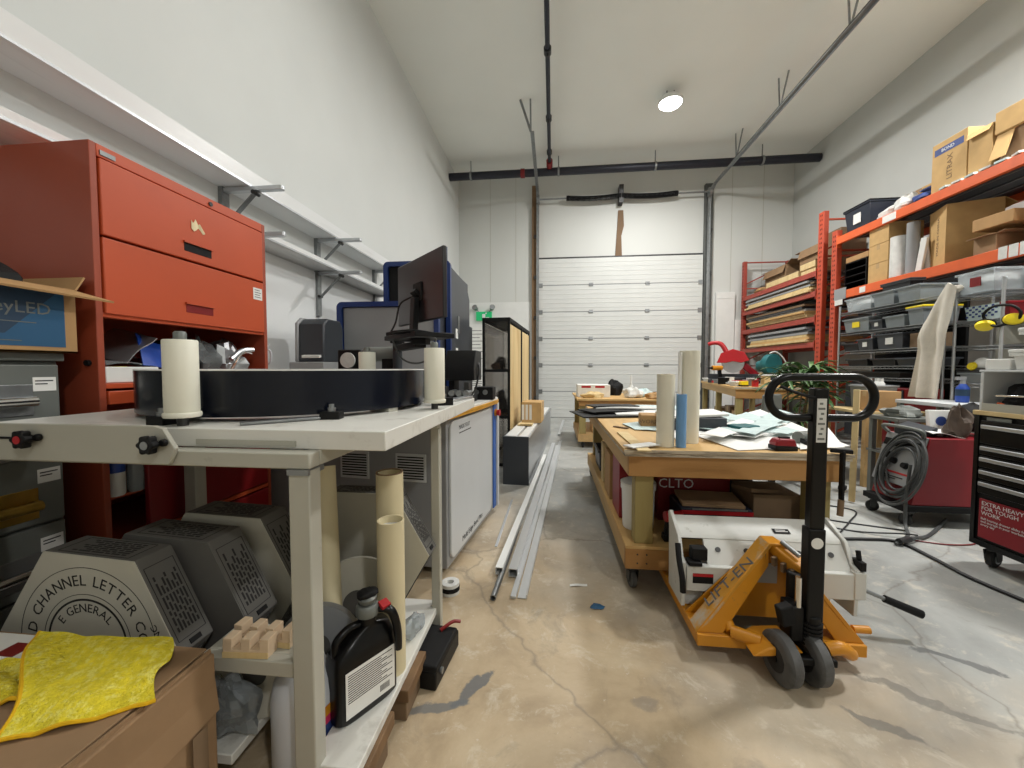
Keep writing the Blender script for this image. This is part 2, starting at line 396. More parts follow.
# planes for lettering: face looking to -Y, +X, -X, +Z
def face_my(x, y, z, rz=0): return T(x, y, z) @ rot(0, 0, rz) @ rot(90, 0, 0)
def face_px(x, y, z, rz=0): return T(x, y, z) @ rot(0, 0, 90+rz) @ rot(90, 0, 0)
def face_mx(x, y, z, rz=0): return T(x, y, z) @ rot(0, 0, -90+rz) @ rot(90, 0, 0)

def tag(o, label, cat, group=None, kind=None):
    o['label'] = label; o['category'] = cat
    if group: o['group'] = group
    if kind: o['kind'] = kind
    return o
def thing(name, label, cat, loc, rz=0, group=None):
    o = bpy.data.objects.new(name, None); col.objects.link(o); o.empty_display_size = .1
    o.location = loc; o.rotation_euler = (0, 0, R(rz)); WM[o] = T(*loc) @ rot(0, 0, rz)
    return tag(o, label, cat, group)
def struct(o): o['kind'] = 'structure'; return o
def frame(o): return WM[o]                      # build a part in its thing's own axes: MB(frame(t))

# ------------------------------------------------------------------ generic things
def carton(label, x0, y0, z0, x1, y1, z1, rz=0, m='card', open_=False, tape=True, group=None, flaps=(1, 1, 1, 1), fa=35, name='cardboard_box', axis='x'):
    cx, cy = (x0+x1)/2, (y0+y1)/2; w, d, h = (x1-x0), (y1-y0), z1-z0
    t = thing(name, label, 'box', (cx, cy, z0), rz, group); X = WM[t]; e = .006
    b = MB(X)
    if open_:
        b.box(-w/2, -d/2, 0, w/2, d/2, e)
        for a in ((-w/2, -d/2, e, -w/2+e, d/2, h), (w/2-e, -d/2, e, w/2, d/2, h), (-w/2+e, -d/2, e, w/2-e, -d/2+e, h), (-w/2+e, d/2-e, e, w/2-e, d/2, h)): b.box(*a)
        b.build('carton_body', m, t)
        fl = min(w, d)*.34
        for i, (px, py, L, rzz) in enumerate(((0, -d/2, w, 0), (w/2, 0, d, 90), (0, d/2, w, 180), (-w/2, 0, d, 270))):
            if not flaps[i]: continue
            MB(X @ T(px, py, h) @ rot(0, 0, rzz) @ rot(-fa + rnd.uniform(-14, 14) if flaps[i] == 1 else -flaps[i], 0, 0)).box(-L/2+.004, -fl, -e/2, L/2-.004, 0, e/2).build('flap', m, t)
    else:
        b.box(-w/2, -d/2, 0, w/2, d/2, h); b.build('carton_body', m, t, .004)
        if tape:
            k = .025
            if axis == 'x': MB(X).box(-w/2-.0008, -k, h, w/2+.0008, k, h+.0008).box(-w/2-.0008, -k, h*.72, -w/2, k, h).box(w/2, -k, h*.72, w/2+.0008, k, h).build('tape_or_shade_strip', 'tape', t)
            else: MB(X).box(-k, -d/2-.0008, h, k, d/2+.0008, h+.0008).box(-k, -d/2-.0008, h*.72, k, -d/2, h).box(-k, d/2, h*.72, k, d/2+.0008, h).build('tape_or_shade_strip', 'tape', t)
    return t
def tub(label, cx, cy, z, w, d, h, rz=0, m='clear', lid=None, fill=None, lab=None, group=None, name='plastic_bin', taper=.9, labside='-x', cat='bin'):
    t = thing(name, label, cat, (cx, cy, z), rz, group); X = WM[t]
    def ringpts(k, zz): return [(-w/2*k, -d/2*k, zz), (w/2*k, -d/2*k, zz), (w/2*k, d/2*k, zz), (-w/2*k, d/2*k, zz)]
    e = .006; ki = 1-2*e/min(w, d)
    b = MB(X)
    v = ringpts(taper, 0)+ringpts(1, h)+ringpts(ki, h)+ringpts(taper*ki, e)
    fs = [(0, 3, 2, 1), (12, 13, 14, 15)]
    for a, c in ((0, 4), (4, 8), (8, 12)):
        for i in range(4): fs.append((a+i, a+(i+1) % 4, c+(i+1) % 4, c+i))
    b.add(v, fs); b.build('bin_body', m, t, .004)
    rim = MB(X)
    for a in ((-w/2-.012, -d/2-.012, h-.02, w/2+.012, -d/2, h), (-w/2-.012, d/2, h-.02, w/2+.012, d/2+.012, h), (-w/2-.012, -d/2, h-.02, -w/2, d/2, h), (w/2, -d/2, h-.02, w/2+.012, d/2, h)): rim.box(*a)
    rim.build('rim', m, t, .003)
    if lid: MB(X).box(-w/2-.015, -d/2-.015, h, w/2+.015, d/2+.015, h+.02).box(-w/2+.03, -d/2+.03, h+.02, w/2-.03, d/2-.03, h+.03).build('bin_lid', lid, t, .005)
    if fill: MB(X).blob((0, 0, h*.5), (w*.84*taper, d*.84*taper, h*.82), zlib.crc32(label.encode()) % 97, .14, flat=True).build('contents', fill, t)
    if lab:
        q = MB(X)
        if labside == '-x': q.box(-w/2*.97-.004, -d*.14, h*.3, -w/2*.97+.004, d*.14, h*.72)
        else: q.box(-w*.14, -d/2*.97-.004, h*.3, w*.14, -d/2*.97+.004, h*.72)
        q.build('label_card', lab, t)
    return t
def roll(label, x, y, z, r, h, m='vinylw', core='card', name='vinyl_roll', cat='roll', group=None, ri=None):
    t = thing(name, label, cat, (x, y, z), 0, group); ri = ri or r*.55
    MB().ring((x, y, z), (x, y, z+h), r, ri, 28).build('wound_sheet', m, t)
    MB().ring((x, y, z-.0), (x, y, z+h*1.002), ri, ri*.8, 24).build('core', core, t)
    return t
def caster(x, y, z, parent, r=.05, w=.035, rz=20, m='rubber', name='caster'):
    A = T(x, y, 0) @ rot(0, 0, rz)
    c = MB(A).box(-w*.9, -r*.9, z-.008, w*.9, r*.9, z).cyl((0, 0, z-.008), (0, 0, z-.028), r*.5, n=14)
    for s in (-1, 1): c.prism([(-r*.5, z-.026), (r*.5, z-.026), (r*.55, r*.9), (r*.2, r*.75), (-.2*r, r*.75)], s*w*.72-.002, s*w*.72+.002, 'yz')
    f = c.build(name, 'dsteel', parent)
    MB(A).lathe([(r*.8, -w/2), (r, -w/2*.7), (r, w/2*.7), (r*.8, w/2)], (0, r*.2, r), 20, rot(0, 90, 0)).build('wheel', m, f)
    return f

# ------------------------------------------------------------------ room shell
XL, XR, YB, YF, ZC = -2.41, 5.56, 9.8, -6.5, 6.0
struct(MB().box(XL-.2, YF-.2, -.2, XR+.2, YB+.2, 0).build('floor', 'floor', origin=(0, 0, 0)))
struct(MB().box(XL-.2, YF-.2, ZC, XR+.2, YB+.2, ZC+.2).build('ceiling', mat('ceiling_paint', (238, 240, 235), .8, 0, .02, 1.), origin=(0, 0, ZC)))
struct(MB().box(XL-.2, YF, 0, XL, YB, ZC).build('wall_left', 'wall'))
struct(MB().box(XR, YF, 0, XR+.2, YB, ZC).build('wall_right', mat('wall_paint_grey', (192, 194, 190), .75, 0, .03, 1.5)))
struct(MB().box(XL-.2, YF-.2, 0, XR+.2, YF, ZC).build('wall_front', 'wall'))
# back wall with the opening for the overhead door
DX0, DX1, DZ = -.34, 3.52, 3.97
struct(MB().box(XL-.2, YB, 0, DX0, YB+.2, ZC).box(DX1, YB, 0, XR+.2, YB+.2, ZC).box(DX0, YB, DZ, DX1, YB+.2, ZC).build('wall_back', 'wallback'))
struct(MB().box(XL+.001, YB-.012, 0, DX0-.12, YB, 2.92).build('trim_1', 'white'))
s_ = MB()
for x in (-1.6, -.95): s_.box(x-.004, YB-.004, 2.92, x+.004, YB, ZC)
for x in (4.2, 4.9): s_.box(x-.004, YB-.004, 0, x+.004, YB, ZC)
struct(s_.build('trim_2', 'tgrey'))
M['doorpaint'] = mat('door_paint', (208, 210, 207), .45, 0, .03, 2)
struct(MB().box(XL+.001, -2.0, 0, XL+.008, YB-.013, 2.22).build('trim_6', mat('white_wainscot', (236, 238, 238), .5, 0, .02, 2)))
# ------------------------------------------------------------------ overhead door and its gear
d = bpy.data.objects.new('door_1', None); col.objects.link(d); d.location = (1.59, 9.76, 0); WM[d] = T(1.59, 9.76, 0); d['kind'] = 'structure'
HS = DZ/6
for k in range(6):
    z0 = k*HS
    b = MB().use(M['doorpaint']).box(DX0-.03, 9.745, z0+.010, DX1+.03, 9.79, z0+HS-.012)
    for j in range(1, 6):
        zz = z0+HS*j/6; b.box(DX0-.02, 9.741, zz-.012, DX1+.02, 9.745, zz+.012)
    b.use('greym').box(DX0-.03, 9.752, z0-.012, DX1+.03, 9.78, z0+.010)
    s_ = b.build('door_section', 'white', d, .003)
    if k < 5:
        for x in (.92, 2.27): MB().box(x-.05, 9.73, z0+HS-.04, x+.05, 9.745, z0+HS+.04).cyl((x-.06, 9.728, z0+HS), (x+.06, 9.728, z0+HS), .012, n=8).build('hinge', 'steel', s_)
        for x in (DX0+.02, DX1-.02): MB().box(x-.05, 9.73, z0+HS-.05, x+.05, 9.745, z0+HS+.05).build('roller_hinge', 'steel', s_)
MB().box(DX0-.03, 9.75, 0.0, DX1+.03, 9.785, .008).build('bottom_seal', 'drubber', d)
struct(MB().box(-.54, 9.70, 0, -.38, 9.799, 5.75).build('trim_3', 'oldwood', None, .004))
struct(MB().box(3.56, 9.70, 0, 3.74, 9.799, 5.6).build('trim_4', 'pipeg', None, .004))
struct(MB().box(DX0-.03, 9.775, DZ, DX1+.03, 9.799, DZ+.035).build('trim_5', 'dsteel'))
p = MB().prism([(1.5, DZ+.03), (1.66, DZ+.03), (1.64, DZ+.5), (1.70, DZ+.75), (1.68, DZ+1.12), (1.56, DZ+1.12), (1.54, DZ+.7)], 9.77, 9.799).build('spring_backing_board', 'oldwood')
tag(p, 'narrow brown board fixed upright to the wall above the roller door centre', 'board')
def track(name, label, x, y1, zt, side):
    t = thing(name, label, 'door track', (x, 9.66, 0))
    rad = .35; pts = [(x, 9.66, 0.02), (x, 9.66, zt-rad)] + [(x, 9.66-rad+rad*math.cos(a), zt-rad+rad*math.sin(a)) for a in [R(q) for q in range(10, 91, 10)]] + [(x, y1, zt)]
    m = MB()
    for a, bb in zip(pts[:-1], pts[1:]):
        m.bar(a, bb, .012, .06, (1, 0, 0) if False else (0, .6, .8)); 
        o = Vector((side*.03, 0, 0)); m.bar(Vector(a)+o, Vector(bb)+o, .06, .012, (0, .6, .8))
    m.build('rail', 'steel', t)
    for z in (.5, 1.5, 2.5, 3.5, 4.5): MB().box(x-.06, 9.66, z-.04, x+.06, 9.70, z+.04).build('track_bracket', 'dsteel', t)
    return t
tl = track('door_track', 'grey steel door track left of the roller door ending in a forked hanger', -.42, 7.1, 5.50, 1)
MB().bar((-.42, 7.12, 5.51), (-.60, 7.0, 5.999), .03, .03).bar((-.42, 7.12, 5.51), (-.42, 7.0, 5.999), .03, .03).build('hanger', 'steel', tl)
tr = track('door_track', 'long grey steel door track right of the roller door running overhead', 3.66, 2.0, 5.45, -1)
for y in (8.4, 6.9, 5.4):
    MB().bar((3.66, y, 5.46), (3.66, y+.05, 5.999), .018, .018).bar((3.66, y, 5.46), (3.72, y-.12, 5.999), .018, .018).build('hanger', 'steel', tr)
MB().bar((3.66, 2.0, 5.5), (3.66, 8.6, 5.5), .035, .05).build('stiffener_angle', 'dsteel', tr)
sp = thing('torsion_spring_shaft', 'black torsion springs on a steel shaft high above the roller door', 'door spring', (1.6, 9.6, 5.3))
MB().cyl((-.42, 9.6, 5.36), (3.68, 9.6, 5.36), .02, n=12).build('shaft', 'steel', sp)
for a, bb in ((.34, 1.55), (1.65, 2.86)):
    h = MB(); n_ = 42; pts = []
    for i in range(n_*8+1):
        q = i/8*2*math.pi; x = a+(bb-a)*i/(n_*8); sag = .03*math.sin(math.pi*(x-a)/(bb-a))
        pts.append((x, 9.6+.055*math.cos(q), 5.36-sag+.055*math.sin(q)))
    h.tube(pts, .0125, 5); h.cyl((a-.04, 9.6, 5.36), (a+.03, 9.6, 5.36), .06, n=16); h.cyl((bb-.03, 9.6, 5.36), (bb+.04, 9.6, 5.36), .06, n=16)
    h.build('spring', 'blackm', sp)
MB().box(1.55, 9.57, 5.2, 1.65, 9.799, 5.62).build('centre_bracket', 'dsteel', sp)
for x in (-.38, 3.62): MB().cyl((x-.03, 9.6, 5.36), (x+.03, 9.6, 5.36), .1, n=20).box(x-.02, 9.6, 5.28, x+.02, 9.72, 5.44).build('cable_drum', 'steel', sp)
# sprinkler pipes
mp_ = thing('sprinkler_main_pipe', 'thick dark sprinkler pipe running along the top of the back wall', 'pipe', (1.5, 8.9, 5.55))
MB().cyl((XL+.01, 8.9, 5.66), (XR-.02, 8.9, 5.66), .085, n=18).build('pipe', 'pipe', mp_)
for x in (-1.9, .1, 2.2, 4.4): MB().ring((x-.02, 8.9, 5.66), (x+.02, 8.9, 5.66), .098, .084, 18).cyl((x, 8.9, 5.74), (x, 8.9, 6.0), .012, n=8).build('hanger_clamp', 'steel', mp_)
MB().cyl((-.75, 8.9, 5.66), (-.66, 8.9, 5.66), .1, n=18).build('coupling', 'dred', mp_)
bp_ = thing('sprinkler_branch_pipe', 'thin dark sprinkler branch pipe hung under the ceiling towards the door', 'pipe', (-.1, 6, 5.8))
MB().cyl((-.1, 2.0, 5.80), (-.1, 8.9, 5.74), .035, n=12).build('pipe', 'pipe', bp_)
for y in (4.0, 5.7, 7.2, 8.3): MB().cyl((-.1, y-.05, 5.77), (-.1, y+.05, 5.77), .055, n=12).cyl((-.1, y, 5.8), (-.1, y, 5.999), .012, n=6).cyl((-.1, y, 5.74), (-.1, y, 5.68), .015, n=6).build('fitting', 'dsteel', bp_)
MB().cyl((-.1, 8.6, 5.75), (-.1, 8.8, 5.74), .07, n=12).build('coupling', 'dred', bp_)
# lamp
def lamp_light(x, y, z, w):
    l = bpy.data.lights.new('bay_or_fill_light', 'AREA'); l.shape = 'DISK'; l.size = .55; l.energy = w; l.color = (1., .99, .965)
    lo = bpy.data.objects.new('bay_or_fill_light', l); lo.location = (x, y, z); col.objects.link(lo)
def highbay(x, y, label, watts):
    t = thing('high_bay_lamp', label, 'ceiling lamp', (x, y, 5.72), 0, None)
    MB().lathe([(.09, .14), (.16, .10), (.2, .05), (.2, .0), (.18, .0)], (x, y, 5.78), 28).build('housing', 'white', t)
    MB().lathe([(.10, -.045), (.16, -.025), (.185, 0)], (x, y, 5.78), 28).build('lens', 'lamp', t)
    for dx in (-.06, .06): MB().cyl((x+dx, y, 5.9), (x+dx, y, 6.0), .008, n=6).build('hanger', 'dsteel', t)
    lamp_light(x, y, 5.72, watts)
highbay(1.98, 7.05, 'round white lamp glowing under the ceiling in front of the roller door', 185)
# other hall lamps hang out of frame; the last, weakest is an added fill
lamp_light(4.3, 3.2, 5.25, 190); lamp_light(3.2, -3.0, 5.72, 125); lamp_light(-.1, 2.6, 5.72, 38)
# exit sign and things pinned to the back wall
t = thing('exit_sign', 'green exit sign with two small emergency lamps on the back wall', 'sign', (-1.76, 9.72, 2.45))
MB().box(-1.96, 9.72, 2.46, -1.56, 9.788, 2.68).build('sign_box', 'sign', t, .004)
q = MB(); q.box(-1.80, 9.715, 2.5, -1.72, 9.719, 2.62).cyl((-1.70, 9.719, 2.64), (-1.70, 9.715, 2.64), .02, n=10).box(-1.7, 9.715, 2.52, -1.62, 9.719, 2.54).build('running_figure_mark', 'inkw', t)
for sx in (-1, 1): MB().cyl((-1.76+sx*.14, 9.75, 2.68), (-1.76+sx*.2, 9.72, 2.76), .012, n=8).cyl((-1.76+sx*.2, 9.76, 2.75), (-1.76+sx*.23, 9.66, 2.79), .05, .07, n=14).build('emergency_lamp', 'steel', t)
for i, (px0, px1, z0, z1, lb) in enumerate(((-2.2, -1.72, 1.35, 2.3, 'tall white notice sheet on the back wall below the exit sign'), (-1.68, -1.2, 1.45, 2.35, 'white notice sheet on the back wall behind the glass cabinet'), (-2.3, -1.75, .7, 1.28, 'white paper poster low on the back wall by the corner'))):
    t = thing('wall_notice', lb, 'notice', ((px0+px1)/2, 9.785, z0)); MB().box(px0, 9.782, z0, px1, 9.787, z1).build('sheet', 'paper', t)
    g = MB()
    for k in range(9): g.box(px0+.05, 9.780, z1-.1-k*(z1-z0-.15)/9, px1-.06-rnd.random()*.15, 9.782, z1-.085-k*(z1-z0-.15)/9)
    g.build('print_lines', 'inkg', t)
t = tag(MB().box(3.86, 9.72, .0, 4.28, 9.79, 3.05).box(3.86, 9.715, 2.9, 4.28, 9.72, 2.915).build('leaning_panel', 'white', None, .004), 'white panel standing against the back wall right of the roller door', 'panel')
tag(MB().box(4.3, 9.74, 0, 4.52, 9.795, 2.4).build('leaning_panel', 'paper', None, .004), 'narrower lower white panel against the back wall beside the red rack', 'panel')

# ------------------------------------------------------------------ wall shelf on the left wall
for z, lb in ((2.56, 'upper long white shelf with raised lip on the left wall'), (2.235, 'lower long white shelf with raised lip on the left wall')):
    t = thing('wall_shelf', lb, 'shelf', (-2.3, 2, z))
    MB().box(XL, -.6, z, -2.2, 5.15, z+.018).build('shelf_board', 'shelfwhite', t)
    MB().box(-2.2, -.6, z, -2.182, 5.15, z+(.12 if z > 2.4 else .055)).build('front_lip', 'shelfwhite', t, .002); MB().box(-2.184, -.6, z+.002, -2.178, 5.15, z+.016).build('edge_strip', 'alu', t)
    MB().box(XL, -.6, z+.018, XL+.012, 5.15, z+.1).build('back_strip', 'alu', t)
for i, y in enumerate((2.62, 3.74, 5.0)):
    t = thing('shelf_bracket', ('shelf bracket at the far corner of the orange cabinet', 'grey two-armed shelf bracket midway between orange cabinet and blue machine', 'grey two-armed shelf bracket at the end of the shelves beside the blue machine')[i], 'bracket', (XL, y, 1.9))
    MB().box(XL, y-.03, 1.78, XL+.035, y+.03, 2.56).build('upright', 'steel', t)
    for z in (2.555, 2.23):
        a = MB().bar((XL+.035, y, z-.018), (XL+.47, y, z-.018), .045, .03); a.cyl((XL+.47, y, z-.033), (XL+.47, y, z-.003), .0225, n=14)
        a.build('arm', 'alu', t, .003); MB().bar((XL+.03, y, z-.27), (XL+.28, y, z-.03), .03, .012).build('brace', 'steel', t)
        MB().cyl((XL+.27, y-.03, z-.045), (XL+.27, y+.03, z-.045), .015, n=10).build('bolt', 'dsteel', t); MB().cyl((XL+.04, y-.03, z-.25), (XL+.04, y+.03, z-.25), .012, n=8).build('bolt', 'dsteel', t)

# ------------------------------------------------------------------ orange cabinet
oc = thing('flipper_door_cabinet', 'tall orange steel cabinet with two closed doors and an open bay below', 'cabinet', (-2.1, 1.8, 0))
OX, OY0, OY1, OB, OT = -1.8, 1.35, 2.27, -2.36, 2.14
b = MB().use('orangeshade').box(OB, OY0, 0, OX, OY0+.025, OT).box(OB, OY1-.025, 0, OX, OY1, OT).use('orange').box(OB, OY0+.025, OT-.05, OX, OY1-.025, OT).box(OB, OY0+.025, 0, OB+.02, OY1-.025, OT-.05)
for z in (1.165, .905, .50, 0.02): b.box(OB+.02, OY0+.025, z, OX-.002, OY1-.025, z+.022)
b.box(OX-.04, OY0+.025, 1.455, OX-.004, OY1-.025, 1.475)
b.build('carcass', 'orange', oc, .003)
def door(z0, z1, hz, nm='cabinet_door', m='orange', hm='blackm'):
    o = MB().box(OX-.02, OY0+.03, z0, OX+.006, OY1-.03, z1).build(nm, m, oc, .004)
    y = 1.80
    h = MB().box(OX+.0055, y-.075, hz-.02, OX+.0075, y+.075, hz+.02); h.build('recessed_handle', hm, o)
    MB().box(OX+.006, y-.08, hz+.02, OX+.016, y+.08, hz+.028).build('finger_lip', m, o)
    return o
dA = door(1.785, 2.085, 1.845); dB = door(1.47, 1.775, 1.545, hm='dred')
MB().sheet(lambda u, v: (OX+.0085+.002*math.sin(u*7), 1.765+.075*u*(1-.4*v), 1.945-.012*math.sin(u*9)+.04*v), 6, 3, .001).build('torn_tape', 'tape_w', dA)
MB().box(OX+.006, 2.155, 1.665, OX+.0075, 2.225, 1.735).build('paper_label', 'paper', dB); q = MB()
for k in range(4): q.box(OX+.0075, 2.165, 1.678+k*.014, OX+.008, 2.215-.01*(k % 2), 1.682+k*.014)
q.build('print_lines', 'inkg', dB)
MB().box(OX-.001, 1.385, 2.10, OX+.004, 1.44, 2.118).build('maker_badge', 'steel', oc); MB().cyl((OX-.01, 1.885, 2.112), (OX+.006, 1.885, 2.112), .011, n=12).build('lock', 'dsteel', oc)
MB().box(OX-.30, OY0+.03, 1.10, OX+.004, OY1-.03, 1.155).build('reference_shelf', 'orange', oc, .003)
MB().box(OX-.02, OY0+.17, .53, OX+.004, OY1-.03, .90).box(OX-.02, OY0+.03, .05, OX+.004, OY1-.03, .49).build('lower_drawer', 'dred', oc, .004)
MB().cyl((-1.84, OY0-.012, 1.27), (-1.84, OY0, 1.27), .012, n=12).build('side_button', 'blackm', oc)
# contents of the open bay (z 1.187 .. 1.455)
def leaf(label, pts, m, cat='sheet', name='paper_sheet', th=.004):
    P = [Vector(p) for p in pts]
    return tag(MB().sheet(lambda u, v: P[0].lerp(P[1], u).lerp(P[3].lerp(P[2], u), v)+Vector((0, 0, .012*math.sin(u*5+v*3))), 6, 6, th).build(name, m), label, cat)
t = thing('document_box', 'white document box with yellow round sticker in the orange cabinet', 'box', (-1.92, 1.47, 1.188))
MB().box(-2.1, 1.385, 1.188, -1.815, 1.60, 1.255).build('box_body', 'paper', t, .004); MB().cyl((-1.88, 1.48, 1.255), (-1.88, 1.48, 1.257), .03, n=16).build('round_sticker', 'hyellow', t); MB().text('be', .03, face_px(-1.8145, 1.53, 1.215)).build('lettering', 'inkb', t)
leaf('clear plastic sheet lying on the white document box in the cabinet', ((-1.83, 1.40, 1.263), (-1.83, 1.66, 1.262), (-2.1, 1.7, 1.30), (-2.1, 1.38, 1.30)), 'bag')
leaf('blue folder standing slanted in the open bay of the orange cabinet', ((-1.825, 1.54, 1.262), (-1.825, 1.76, 1.20), (-1.93, 1.80, 1.34), (-1.93, 1.60, 1.41)), 'blue', 'folder', 'folder')
leaf('grey sheet leaning left of the blue folder in the orange cabinet', ((-1.83, 1.48, 1.27), (-1.84, 1.62, 1.40), (-2.12, 1.66, 1.43), (-2.12, 1.46, 1.30)), 'alu')
for i, (y, zz, m, lb) in enumerate(((1.92, 1.19, 'bag', 'crumpled clear bag in the middle of the orange cabinet bay'), (2.09, 1.19, 'alu', 'crumpled shiny silver sheet in the orange cabinet bay'), (1.8, 1.19, 'blackm', 'black bag behind the nylon roller in the orange cabinet bay'))):
    tag(MB().blob((-1.95, y, zz+.085), (.22, .17, .24), 11+i, .34, 16, 12, flat=True).build('plastic_bag', m, None, 0, 20), lb, 'bag')
t = thing('hand_tool', 'shiny bent metal tool on top of the bay rubbish in the orange cabinet', 'tool', (-1.84, 2.1, 1.19))
MB().tube(spl([(-1.83, 2.0, 1.20), (-1.83, 2.06, 1.30), (-1.83, 2.12, 1.345), (-1.83, 2.17, 1.34)], 6), .009, 8).build('shank', 'chrome', t); MB().tube(spl([(-1.83, 2.02, 1.30), (-1.825, 2.09, 1.35), (-1.82, 2.17, 1.36)], 6), .014, 8).build('grip', 'alu', t)
t = thing('spray_can', 'blue and white spray can on the lower ledge of the orange cabinet', 'can', (-1.86, 1.43, .53))
MB().lathe([(.03, 0), (.033, .005), (.033, .17), (.028, .185)], (-1.845, 1.425, .71), 20).build('can_body', 'paper', t); MB().lathe([(.034, .1), (.034, .20), (.03, .21)], (-1.845, 1.425, .71), 20).build('cap', 'blue', t)
MB().box(OX-.19, OY0+.03, .70, OX-.03, OY0+.17, .71).build('small_ledge', 'orange', oc)
t = thing('plastic_bottle', 'small clear bottle beside the blue spray can in the orange cabinet', 'bottle', (-1.835, 1.50, .71))
MB().lathe([(.028, 0), (.03, .01), (.03, .12), (.012, .16), (.012, .18)], (-1.835, 1.498, .71), 18).build('bottle_body', 'clear', t); MB().lathe([(.015, .17), (.015, .2)], (-1.835, 1.498, .71), 14).build('cap', 'black', t)

# ------------------------------------------------------------------ grey drawer cabinets at the far left and the box on top
gc = thing('drawer_cabinet', 'grey steel drawer cabinet beneath the blue printed box', 'cabinet', (-2.1, .9, 0))
GX, GY0, GY1 = -1.84, .45, 1.262
MB().box(-2.35, GY0, 0, GX-.02, GY1, 1.275).box(-2.36, GY0-.01, 1.275, GX+.004, GY1+.008, 1.305).build('carcass', 'gcab', gc, .004)
for i, (z0, z1, mt) in enumerate(((1.06, 1.262, 'chrome'), (.94, 1.05, 'steel'), (.69, .93, 'brass'), (.445, .68, 'chrome'), (.19, .435, 'chrome'))):
    dr = MB().box(GX-.02, GY0+.012, z0, GX+.004, GY1-.012, z1).build('drawer', 'gcab', gc, .004)
    yc, zc = 1.115, z0+(z1-z0)*(.36 if i != 2 else .30)
    MB().box(GX+.004, yc-.09, zc-.05, GX+.008, yc+.06, zc+.06).build('handle_plate', mt if mt == 'brass' else 'steel', dr, .002)
    MB().cyl((GX+.03, yc-.08, zc), (GX+.03, yc+.05, zc), .018, n=14).box(GX+.006, yc-.08, zc-.004, GX+.03, yc-.074, zc+.014).box(GX+.006, yc+.044, zc-.004, GX+.03, yc+.05, zc+.014).build('drawer_handle', mt, dr)
    MB().box(GX+.004, 1.176, z1-.095, GX+.0055, 1.24, z1-.045).build('label_card', 'paper', dr); q = MB()
    for k in range(2): q.box(GX+.0055, 1.182, z1-.060-k*.011, GX+.006, 1.232-.016*k, z1-.056-k*.011)
    q.build('print_lines', 'ink', dr)
bx = thing('open_carton', 'open blue printed cardboard box on the grey drawer cabinet', 'box', (-2.0, .95, 1.306))
BX, BY1, BZ0, BZ1 = -1.80, 1.285, 1.306, 1.545
MB().box(-2.2, .55, BZ0, BX, BY1, BZ0+.006).box(BX-.006, .55, BZ0, BX, BY1, BZ1).box(-2.2, .55, BZ0, -2.194, BY1, BZ1).box(-2.194, BY1-.006, BZ0, BX-.006, BY1, BZ1).box(-2.194, .55, BZ0, BX-.006, .556, BZ1).build('carton_body', 'card', bx)
MB().box(BX, .56, BZ0+.02, BX+.001, BY1-.035, BZ1-.004).build('printed_panel', 'navyp', bx)
MB().prism([(.56, BZ0+.06), (1.09, BZ0+.06), (1.245, BZ1-.006), (.56, BZ1-.006)], BX+.001, BX+.0014, 'yz').build('printed_diagonal', 'navyd', bx)
q = MB(); q.text('eyLED', .056, face_px(BX+.0016, 1.212, BZ0+.150), .0006, 'RIGHT'); q.box(BX+.0016, .9, BZ0+.100, BX+.0022, 1.17, BZ0+.103).box(BX+.0016, .9, BZ0+.036, BX+.0022, 1.13, BZ0+.039)
q.build('lettering', 'gcab', bx)
MB().sheet(lambda u, v: (BX+.002+.075*v, .55+(BY1-.55)*u+.07*v*u, BZ1-.004-.030*v+.004*math.sin(u*4)), 8, 3, .007).build('flap', 'card', bx)
MB().sheet(lambda u, v: (-2.10+.29*u, BY1+.010+.03*v, BZ1+.055*v), 4, 3, .006).build('flap', 'card', bx)
MB().sheet(lambda u, v: (-2.2-.05*v, .56+(BY1-.56)*u, BZ1+.12*v), 4, 3, .006).build('flap', 'card', bx)
tag(MB().blob((-1.97, 1.08, 1.54), (.28, .28, .18), 5, .3, 18, 12, flat=True).build('plastic_bag', 'blackm', None, 0, 20), 'black crumpled plastic bag sticking out of the blue printed box', 'bag')
tag(MB().blob((-2.0, .80, 1.53), (.30, .26, .14), 8, .3, 18, 12, flat=True).build('plastic_bag', 'navyd', None, 0, 20), 'dark blue packet in the blue printed box at the frame edge', 'bag')
# ------------------------------------------------------------------ tall bending table
bt = thing('bending_table', 'tall pale steel table with thick worktop and open lower shelf', 'table', (-1.1, 1.4, 0))
SZ = .16
MB().box(-1.75, .98, 1.027, -.445, 2.15, 1.08).build('worktop', 'twhite', bt, .003)
fb = MB().box(-1.75, .93, .985, -.63, .978, 1.027).box(-1.75, 1.62, .985, -.50, 1.67, 1.027).box(-.67, .978, .985, -.63, 1.62, 1.027).box(-1.75, .978, .985, -1.71, 1.62, 1.027)
fb.build('top_frame', 'tgrey', bt, .004)
gp = MB().prism([(-1.8, .992), (-1.02, .992), (-1.0, 1.035), (-1.035, 1.088), (-1.06, 1.095), (-1.8, 1.095)], .915, .928).build('guard_plate', 'tgrey', bt, .002)
MB().box(-1.8, .912, 1.052, -1.465, .9155, 1.058).build('slot', 'blackm', gp)
for x, zz, mm in ((-1.44, 1.055, 'red'), (-1.055, 1.048, 'steel')):
    k = MB()
    k.cyl((x+.03, .914, zz+.004), (x+.03, .902, zz+.004), .010, n=12)
    n_ = 6; poly = []
    for i in range(36):
        a = 2*math.pi*i/36; r_ = .0235+.0035*math.cos(n_*a); poly.append((x+r_*math.cos(a), zz+r_*math.sin(a)))
    k.prism(poly, .884, .905).cyl((x, .905, zz), (x, .915, zz), .011, n=12)
    o = k.build('clamp_knob', 'black', bt, .003); MB().cyl((x, .8825, zz), (x, .885, zz), .011, n=14).build('knob_insert', mm, o)
MB().box(-1.0, .976, 1.035, -.70, .9805, 1.05).build('worn_slot', 'tgrey', bt)
